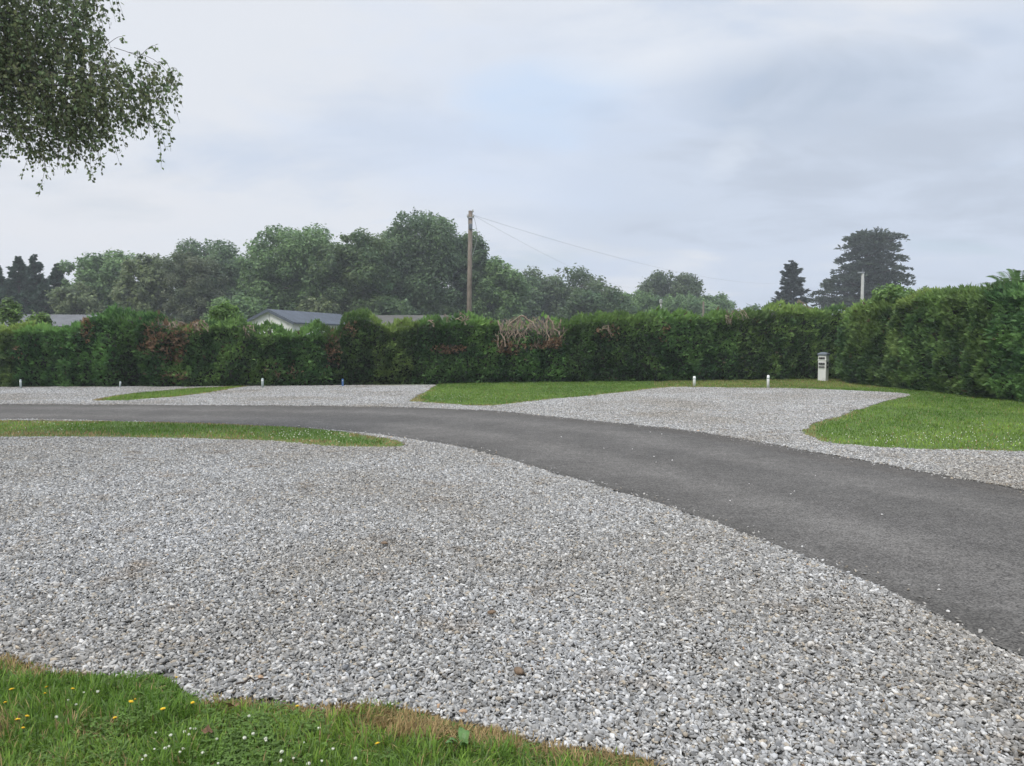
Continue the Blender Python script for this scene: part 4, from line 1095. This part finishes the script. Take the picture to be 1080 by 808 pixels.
def marker(px, base, top, mat, label, wpx, square=False, tilt=0.0, yoff=0.0):
    g = gp(px, base); h = EYE * (base - top) / (base - 358); r = wpx / F * g[1] / 2
    root = empty('marker_post', (g[0], g[1] + yoff, 0), label=label, cat='marker post', group='short marker posts at the back of the gravel pitches')
    root.rotation_euler = (0, tilt, .2)
    if square: MB().box(-r, r, -r, r, 0, h, r * .2).build('post', M[mat], root)
    else: MB().lathe([(r, 0), (r, h * .6), (r * .97, h - .02), (r * .6, h)], 14).build('post', M[mat], root, smooth=True)
    MB().lathe([(r * 1.03, h * .72), (r * 1.04, h * .82)], 14).build('band', M['white_paint' if mat != 'white_paint' else 'pale_paint'], root, smooth=True)
marker(732.2, 408, 396.8, 'white_paint', 'left white marker post at the back of the big far pitch', 3.0)
marker(810, 409.8, 395.6, 'white_paint', 'white marker post nearer to the service pedestal', 2.8)
marker(22, 410.5, 400.3, 'pale_paint', 'pale green grey marker post at the far left edge of gravel', 2.1)
marker(126.5, 409.5, 402.2, 'pale_paint', 'dull leaning marker post half in the hedge above the grass wedge', 1.9, tilt=.1)
marker(277, 409.3, 399, 'pale_paint', 'pale marker post under the hedge below the white cabin', 2.6)
marker(361.5, 408.2, 399.6, 'blue_paint', 'blue marker post under the hedge on the middle pitch', 2.2, True)

# ------------------------------------------------------------------ flowers, stray stones, litter
M['yellow'] = simple('yellow_petal', (.75, .5, .02), .6, .1, 200)
M['clover_white'] = simple('clover_white', (.66, .66, .54), .7, .15, 150)
M['stem'] = simple('flower_stem', (.08, .13, .03), .6, .1)
M['leaf_brown'] = simple('dry_leaf', (.16, .09, .045), .8, .3, 60)
M['stone_brown'] = simple('brown_stone', (.16, .11, .07), .85, .3, 40, bump=.4)
M['stone_pale'] = simple('pale_stone', (.55, .53, .5), .85, .2, 40, bump=.3)

def flower_yellow():
    root = empty('yellow_flower', (0, 0, 0), label='small yellow dandelion like flower standing in the verge grass', cat='flower', group='yellow flowers in the verge')
    V, Fc = [], []
    for k in range(26):
        a = 2 * math.pi * k / 26 + (k % 2) * .1; l = .0125 if k % 2 else .0095; z = .075 + (.001 if k % 2 else .003)
        d = (math.cos(a), math.sin(a)); t = (-d[1], d[0]); b = len(V); w = .0019
        V += [(0, 0, z), (d[0] * l * .5 + t[0] * w, d[1] * l * .5 + t[1] * w, z + .002), (d[0] * l, d[1] * l, z + .0035), (d[0] * l * .5 - t[0] * w, d[1] * l * .5 - t[1] * w, z + .002)]; Fc.append((b, b + 1, b + 2, b + 3))
    m = MB().add(V, Fc); m.lathe([(.001, .0765), (.0045, .0785), (.004, .0815), (.001, .083)], 10); m.build('flower_head', M['yellow'], root)
    s = MB().lathe([(.0014, .0), (.0012, .07), (.0035, .0735), (.0036, .0765)], 6); s.build('stem', M['stem'], root)
    return root
def flower_clover():
    root = empty('clover_flower', (0, 0, 0), label='small round white clover flower among the verge grass', cat='flower', group='white clover flowers in the verge')
    r = np.random.default_rng(5); n = 60; d = unit(r.normal(size=(n, 3))); d[:, 2] = np.abs(d[:, 2]) * .9 - .15; d = unit(d)
    C = np.array([0, 0, .056]) + d * .006; w = unit(np.cross(d, r.normal(size=(n, 3))))
    V, Fq, _ = leaf_arrays(C, d * .0045, w * .0018, np.ones((n, 3)))
    m = MB().add(V.tolist(), Fq.tolist()); m.lathe([(.002, .049), (.0065, .052), (.0075, .056), (.005, .0605), (.001, .062)], 8); m.build('flower_head', M['clover_white'], root)
    MB().lathe([(.0011, 0), (.0009, .05)], 6).build('stem', M['stem'], root)
    return root
fy_, fc_ = flower_yellow(), flower_clover()
ypos = [(56, 724), (73, 728), (46, 733.5), (14, 728), (8, 742), (21, 757), (15, 761), (19, 770), (133, 740), (142, 740), (173, 748), (124, 756.5), (182, 716.5), (206, 740), (315, 746), (403, 786)]
cpos = [(89, 730), (103, 730), (70, 738), (79, 743), (56, 756), (165, 772), (182, 774), (201, 767.5), (196, 770), (206, 768), (198, 774), (228, 779), (254, 779), (283, 779), (279, 781), (261, 755.6), (322, 782), (162, 789), (173, 789), (178, 787),
        (190, 792), (192, 789), (150, 800), (153, 797), (213, 794), (298, 793), (312, 798), (296, 803), (229, 805), (329, 804), (336, 768), (266, 773.5), (340, 801), (350, 790), (375, 799)]
rf = np.random.default_rng(3)
def head_ground(px, py, hz):         # foot of a flower whose head shows at px, py
    r = ray(px, py); t = (hz - EYE) / r[2]; return (r[0] * t, r[1] * t, .008)
for i, p in enumerate(ypos):
    l = head_ground(*p, .085); o = fy_ if i == 0 else copy_thing(fy_, l); o.location = l; o.rotation_euler = (rf.normal(0, .12) + .25, rf.normal(0, .12), rf.uniform(0, 6)); s = rf.uniform(.65, 1.1); o.scale = (s, s, 1)
for i, p in enumerate(cpos):
    l = head_ground(*p, .064); o = fc_ if i == 0 else copy_thing(fc_, l); o.location = l; o.rotation_euler = (rf.normal(0, .12), rf.normal(0, .12), rf.uniform(0, 6)); s = rf.uniform(.42, .85); o.scale = (s, s, s); o.location[2] += .05 * (1 - s)

def far_clover(name, poly, blobs, n, label, seed):
    r = np.random.default_rng(seed); P = []
    for (x, y, a, b) in blobs:
        q = np.column_stack([r.normal(x, a, n), r.normal(y, b, n)]); P.append(np.array([gp(u, v) for u, v in q]))
    P = np.concatenate(P); P = P[inside(P, poly)]; m = len(P)
    c = np.column_stack([P, r.uniform(.045, .065, m)]); s = .0095
    o6 = np.array([[1, 0, 0], [0, 1, 0], [-1, 0, 0], [0, -1, 0], [0, 0, .8], [0, 0, -.8]]) * s
    V = (c[:, None] + o6[None] * r.uniform(.7, 1.2, (m, 1, 1))).reshape(-1, 3)
    t = np.array([[0, 1, 4], [1, 2, 4], [2, 3, 4], [3, 0, 4], [1, 0, 5], [2, 1, 5], [3, 2, 5], [0, 3, 5]])
    o = npmesh(name, V, (np.arange(m)[:, None, None] * 6 + t[None]).reshape(-1, 3), M['clover_white'])
    tag(o, label, 'clover', kind='stuff')
def clover_leaves():
    r = np.random.default_rng(81); q = np.column_stack([r.uniform(20, 420, 9000), r.uniform(738, 830, 9000)])
    P = np.array([gp(u, v) for u, v in q]); keep = inside(P, verge_poly) & (fbm(P, 4.5, 83, 2) > .52 + .16 * r.normal(size=len(P)) * .5 + .35 * np.clip((q[:, 0] - 300) / 120, 0, 1)) & (fbm(P, 2.0, 85, 2) > .42) & ((q[:, 0] > 140) | (r.random(len(q)) < .35)) & (edge_dist(P, verge_poly) > .05); P = P[keep]; n = len(P)
    z = r.uniform(.03, .058, n); C0 = np.column_stack([P, z]); tl = r.normal(0, .25, (n, 2)); a0 = r.uniform(0, 6.283, n); C, U, W, K = [], [], [], []
    base = np.array([.11, .18, .04]) * r.uniform(.7, 1.45, (n, 1))
    for k in range(3):
        a = a0 + k * 2.094; d = unit(np.column_stack([np.cos(a), np.sin(a), np.cos(a) * tl[:, 0] + np.sin(a) * tl[:, 1] - .1])); w = unit(np.cross(d, [0, 0, 1.])); l = r.uniform(.004, .0072, n)[:, None]
        C.append(C0 + d * l); U.append(d * l); W.append(w * l * .85); K.append(base)
    V, Fq, cc = leaf_arrays(np.concatenate(C), np.concatenate(U), np.concatenate(W), np.concatenate(K))
    tag(npmesh('clover_leaves', V, Fq, M['blade'], col=cc), 'dark green clover leaves spreading through the verge grass', 'clover', kind='stuff')
clover_leaves()
far_clover('clover_flowers', lawn_poly, [(980, 468, 40, 4), (920, 465, 30, 4), (1030, 458, 40, 8), (1060, 470, 30, 5), (480, 420, 25, 3)], 38, 'white clover specks dotted over the bright lawn', 71)
far_clover('clover_flowers', island_poly, [(345, 463, 30, 4), (310, 460, 25, 3), (60, 452, 40, 4)], 45, 'white clover specks on the tip of the grass strip', 72)

def loose_stone(px, py, r_, mat, label, name='loose_stone', cat='stone', group=None, seed=0, flat=.55, on_road=False):
    r = np.random.default_rng(seed); PV, Fc = protos(2, 1, r); g = gp(px, py)
    V = PV[0] * np.array([1.25, .9, flat]) * r_; a = r.uniform(0, 6); V = V @ np.array([[math.cos(a), math.sin(a), 0], [-math.sin(a), math.cos(a), 0], [0, 0, 1]])
    z = (.014 if on_road else .03) + r_ * flat * .8
    o = npmesh(name, V + np.array([g[0], g[1], z]), Fc, mat, loc=(g[0], g[1], z)); return tag(o, label, cat, group)
loose_stone(548, 717, .03, M['stone_brown'], 'dark brown stone lying on the grey chippings near the middle', seed=1)
loose_stone(365, 712, .02, M['socket_grey'], 'small black stone in the gravel above the verge', seed=2)
loose_stone(399, 711, .02, M['stone_pale'], 'pale cream stone in the gravel beside the black one', seed=3)
loose_stone(519, 653, .022, M['stone_brown'], 'rusty brown stone higher up in the grey gravel', seed=4)
loose_stone(406, 578, .025, M['stone_brown'], 'brown speck of stone in the middle of the gravel', seed=14)
rs = np.random.default_rng(9)
for i, (x, y) in enumerate([(592, 462), (637, 474), (667, 475), (690, 483), (692, 489), (709, 487), (686, 457), (698, 459), (860, 503), (838, 520), (834, 523), (790, 512), (990, 620), (990, 625), (1000, 648), (930, 545), (770, 530)]):
    loose_stone(x, y, rs.uniform(.008, .014), M['stone_pale'], 'pale loose stone lying out on the dark road', group='loose stones on the road', seed=30 + i, on_road=True)
def twig_thing(a, b, label, seed):
    r = np.random.default_rng(seed); A = np.array([*gp(*a), .05]); B = np.array([*gp(*b), .045]); V, Fq = tube_arrays([twig_path(A, B, r, .008, 8, .005, .003)], 6)
    tag(npmesh('twig', V, Fq, M['twig'], loc=tuple(A), smooth=True), label, 'twig')
twig_thing((249, 733), (283, 726), 'thin brown twig lying on gravel at the verge edge', 4)
def dry_leaf(px, py, label, seed):
    g = gp(px, py); r = np.random.default_rng(seed); V = [(0, 0, .0)]; n = 10
    for k in range(n):
        a = 2 * math.pi * k / n; rr = (.03 if k % 2 else .02) * (1 + .3 * math.cos(a)); V.append((rr * math.cos(a), rr * .7 * math.sin(a), .008 * math.sin(2 * a) + .004))
    m = MB().add(V, [(0, k + 1, (k + 1) % n + 1) for k in range(n)]); o = m.build('dry_leaf', M['leaf_brown']); o.location = (g[0], g[1], .07); o.rotation_euler = (.5, .1, r.uniform(0, 6)); tag(o, label, 'leaf')
dry_leaf(247, 762, 'curled brown dry leaf caught at the grass edge', 1)
dry_leaf(219, 791, 'curled brown dry leaf lower down among the clover', 2)
# dock leaves at the verge foot
def dock(px, py, label, seed):
    r = np.random.default_rng(seed); g = gp(px, py); root = empty('dock_plant', (g[0], g[1], 0), label=label, cat='weed')
    for k in range(6):
        a = r.uniform(0, 6.28); l = r.uniform(.05, .085); d = np.array([math.cos(a), math.sin(a), 0]); s = np.array([-d[1], d[0], 0]); V, Fc = [], []
        for i, t in enumerate(np.linspace(0, 1, 6)):
            w = .014 * math.sin(math.pi * min(t * .9 + .08, 1)); c = d * l * t + np.array([0, 0, .02 + .055 * math.sin(t * 1.9)])
            V += [tuple(c - s * w + [0, 0, .004]), tuple(c), tuple(c + s * w + [0, 0, .004])]
            if i: b = 3 * i; Fc += [(b - 3, b, b + 1, b - 2), (b - 2, b + 1, b + 2, b - 1)]
        MB().add(V, Fc).build('leaf', M['dock'], root)
M['dock'] = simple('dock_leaf', (.085, .17, .04), .5, .2, 30)
dock(488, 798, 'small broad leaved weed by the gravel at the verge end', 2)

# ------------------------------------------------------------------ haze
def haze(density):
    m, nt, N, L = mat_new('haze_air'); out = N.new('ShaderNodeOutputMaterial'); v = N.new('ShaderNodeVolumePrincipled')
    v.inputs['Color'].default_value = (.93, .965, 1.0, 1); v.inputs['Density'].default_value = density; v.inputs['Anisotropy'].default_value = .2
    L.new(v.outputs[0], out.inputs['Volume'])
    o = MB().box(-520, 520, -70, 470, -1.0, 21.0).build('haze', m); tag(o, 'thin pale haze in the air over the whole site', 'haze', kind='stuff')
haze(.0011)

# ------------------------------------------------------------------ sky, sun, camera
SUN_EL, SUN_AZ = math.radians(52), math.radians(215)      # azimuth clockwise from the view direction: high, behind and to the left
w = bpy.data.worlds.new('World'); scene.world = w; w.use_nodes = True
N, L = w.node_tree.nodes, w.node_tree.links
for n in list(N): N.remove(n)
out = N.new('ShaderNodeOutputWorld'); bg = N.new('ShaderNodeBackground'); L.new(bg.outputs[0], out.inputs[0]); bg.inputs['Strength'].default_value = .1
sky = N.new('ShaderNodeTexSky'); sky.sky_type = 'NISHITA'; sky.sun_disc = False; sky.sun_elevation = SUN_EL; sky.sun_rotation = SUN_AZ; sky.dust_density = 2.0
tc = N.new('ShaderNodeTexCoord'); sep = N.new('ShaderNodeSeparateXYZ'); L.new(tc.outputs['Generated'], sep.inputs[0])
def mth(op, a, b=None, cl=False):
    n = N.new('ShaderNodeMath'); n.operation = op; n.use_clamp = cl
    for i, v in enumerate((a, b)):
        if v is None: continue
        if isinstance(v, (int, float)): n.inputs[i].default_value = v
        else: L.new(v, n.inputs[i])
    return n.outputs[0]
zc = mth('ADD', mth('MAXIMUM', sep.outputs[2], 0.0), .22)
cmb = N.new('ShaderNodeCombineXYZ'); L.new(mth('DIVIDE', sep.outputs[0], zc), cmb.inputs[0]); L.new(mth('DIVIDE', sep.outputs[1], zc), cmb.inputs[1]); cmb.inputs[2].default_value = 3.7
def noise(scale, det, rough, off, dist=0.0):
    mp = N.new('ShaderNodeMapping'); mp.inputs['Location'].default_value = off; mp.inputs['Rotation'].default_value = (0, 0, .5); mp.inputs['Scale'].default_value = (1, 1.5, 1); L.new(cmb.outputs[0], mp.inputs[0])
    n = N.new('ShaderNodeTexNoise'); n.inputs['Scale'].default_value = scale; n.inputs['Detail'].default_value = det; n.inputs['Roughness'].default_value = rough; n.inputs['Distortion'].default_value = dist
    L.new(mp.outputs[0], n.inputs['Vector']); return n.outputs['Fac']
big = noise(.75, 5, .5, (2.3, 1.1, 0), .3); fine = noise(2.2, 6, .55, (5.1, 7.7, 0), .4); gap = noise(1.3, 4, .5, (9.4, 3.0, 0))
# cloud brightness: pale to the left, blue grey bank to the right
side = mth('MULTIPLY', sep.outputs[0], .4)
val = mth('SUBTRACT', mth('ADD', mth('MULTIPLY', big, .9), mth('MULTIPLY', fine, .62)), side)
rp = N.new('ShaderNodeValToRGB'); rp.color_ramp.interpolation = 'EASE'; e = rp.color_ramp.elements
e[0].position = .38; e[0].color = (.47, .53, .63, 1); e[1].position = .9; e[1].color = (.68, .71, .765, 1)
x = e.new(.62); x.color = (.555, .622, .735, 1)
L.new(val, rp.inputs['Fac'])
cs = N.new('ShaderNodeVectorMath'); cs.operation = 'SCALE'; L.new(rp.outputs[0], cs.inputs[0]); cs.inputs['Scale'].default_value = 9.0
gm = N.new('ShaderNodeMapRange'); gm.inputs[1].default_value = .6; gm.inputs[2].default_value = .78; gm.inputs[3].default_value = 0; gm.inputs[4].default_value = .45; L.new(gap, gm.inputs[0])
mx = N.new('ShaderNodeMixRGB'); L.new(gm.outputs[0], mx.inputs[0]); L.new(cs.outputs[0], mx.inputs[1]); L.new(sky.outputs[0], mx.inputs[2])
def blob(px, py, sx, sy, soft):
    d = ray(px, py); d = d / np.linalg.norm(d); q = d[2] + .22
    a = mth('MULTIPLY', mth('SUBTRACT', mth('DIVIDE', sep.outputs[0], zc), float(d[0] / q)), 1 / sx); b = mth('MULTIPLY', mth('SUBTRACT', mth('DIVIDE', sep.outputs[1], zc), float(d[1] / q)), 1 / sy)
    r2 = mth('ADD', mth('MULTIPLY', a, a), mth('MULTIPLY', b, b))
    return mth('MULTIPLY', mth('SUBTRACT', mth('ADD', mth('SUBTRACT', 1.0, r2), mth('MULTIPLY', mth('SUBTRACT', fine, .5), 4.2)), .1), soft, True)
def over(src, mask, rgb):
    n = N.new('ShaderNodeMixRGB'); L.new(mask, n.inputs[0]); L.new(src, n.inputs[1]); n.inputs[2].default_value = (*[c * 9.0 for c in rgb], 1); return n.outputs[0]
csky = mx.outputs[0]
csky = over(csky, blob(850, 110, .36, .27, .85), (.42, .49, .60))
csky = over(csky, blob(660, 235, .3, .5, .3), (.5, .56, .65))
csky = over(csky, blob(540, 150, .6, .8, .4), (.55, .645, .81))
csky = over(csky, blob(565, 115, .24, .28, .34), (.52, .65, .83))
csky = over(csky, blob(770, 165, .09, .2, .4), (.68, .73, .80))
csky = over(csky, blob(700, 30, .28, .2, .5), (.72, .75, .8))
csky = over(csky, blob(60, 235, .7, .5, .4), (.71, .72, .755))
zen = mth('ADD', 1.0, mth('MULTIPLY', mth('MAXIMUM', mth('SUBTRACT', sep.outputs[2], .42), 0.0), 3.4))
dome = N.new('ShaderNodeVectorMath'); dome.operation = 'SCALE'; L.new(csky, dome.inputs[0]); L.new(zen, dome.inputs['Scale'])
L.new(dome.outputs[0], bg.inputs['Color'])

sl = bpy.data.lights.new('sun', 'SUN'); sl.energy = 1.5; sl.angle = math.radians(14); sl.color = (1, .96, .9)
so = bpy.data.objects.new('sun', sl); COL.objects.link(so)
sd = Vector((math.sin(SUN_AZ) * math.cos(SUN_EL), math.cos(SUN_AZ) * math.cos(SUN_EL), math.sin(SUN_EL)))
so.rotation_euler = sd.to_track_quat('Z', 'Y').to_euler(); so.location = (0, 0, 30)

cd = bpy.data.cameras.new('camera'); co = bpy.data.objects.new('camera', cd); COL.objects.link(co)
cd.sensor_width = 36; cd.lens = F / 1080 * 36; cd.clip_end = 3000; cd.clip_start = .05
co.location = (0, 0, EYE); co.rotation_euler = (math.pi / 2 - PITCH, 0, 0)
scene.camera = co
scene.view_settings.view_transform = 'Standard'; scene.view_settings.look = 'None'; scene.view_settings.exposure = .35; scene.view_settings.gamma = 1
scene.view_settings.use_curve_mapping = False
scene.cycles.use_denoising = True; scene.cycles.max_bounces = 6; scene.cycles.volume_bounces = 0
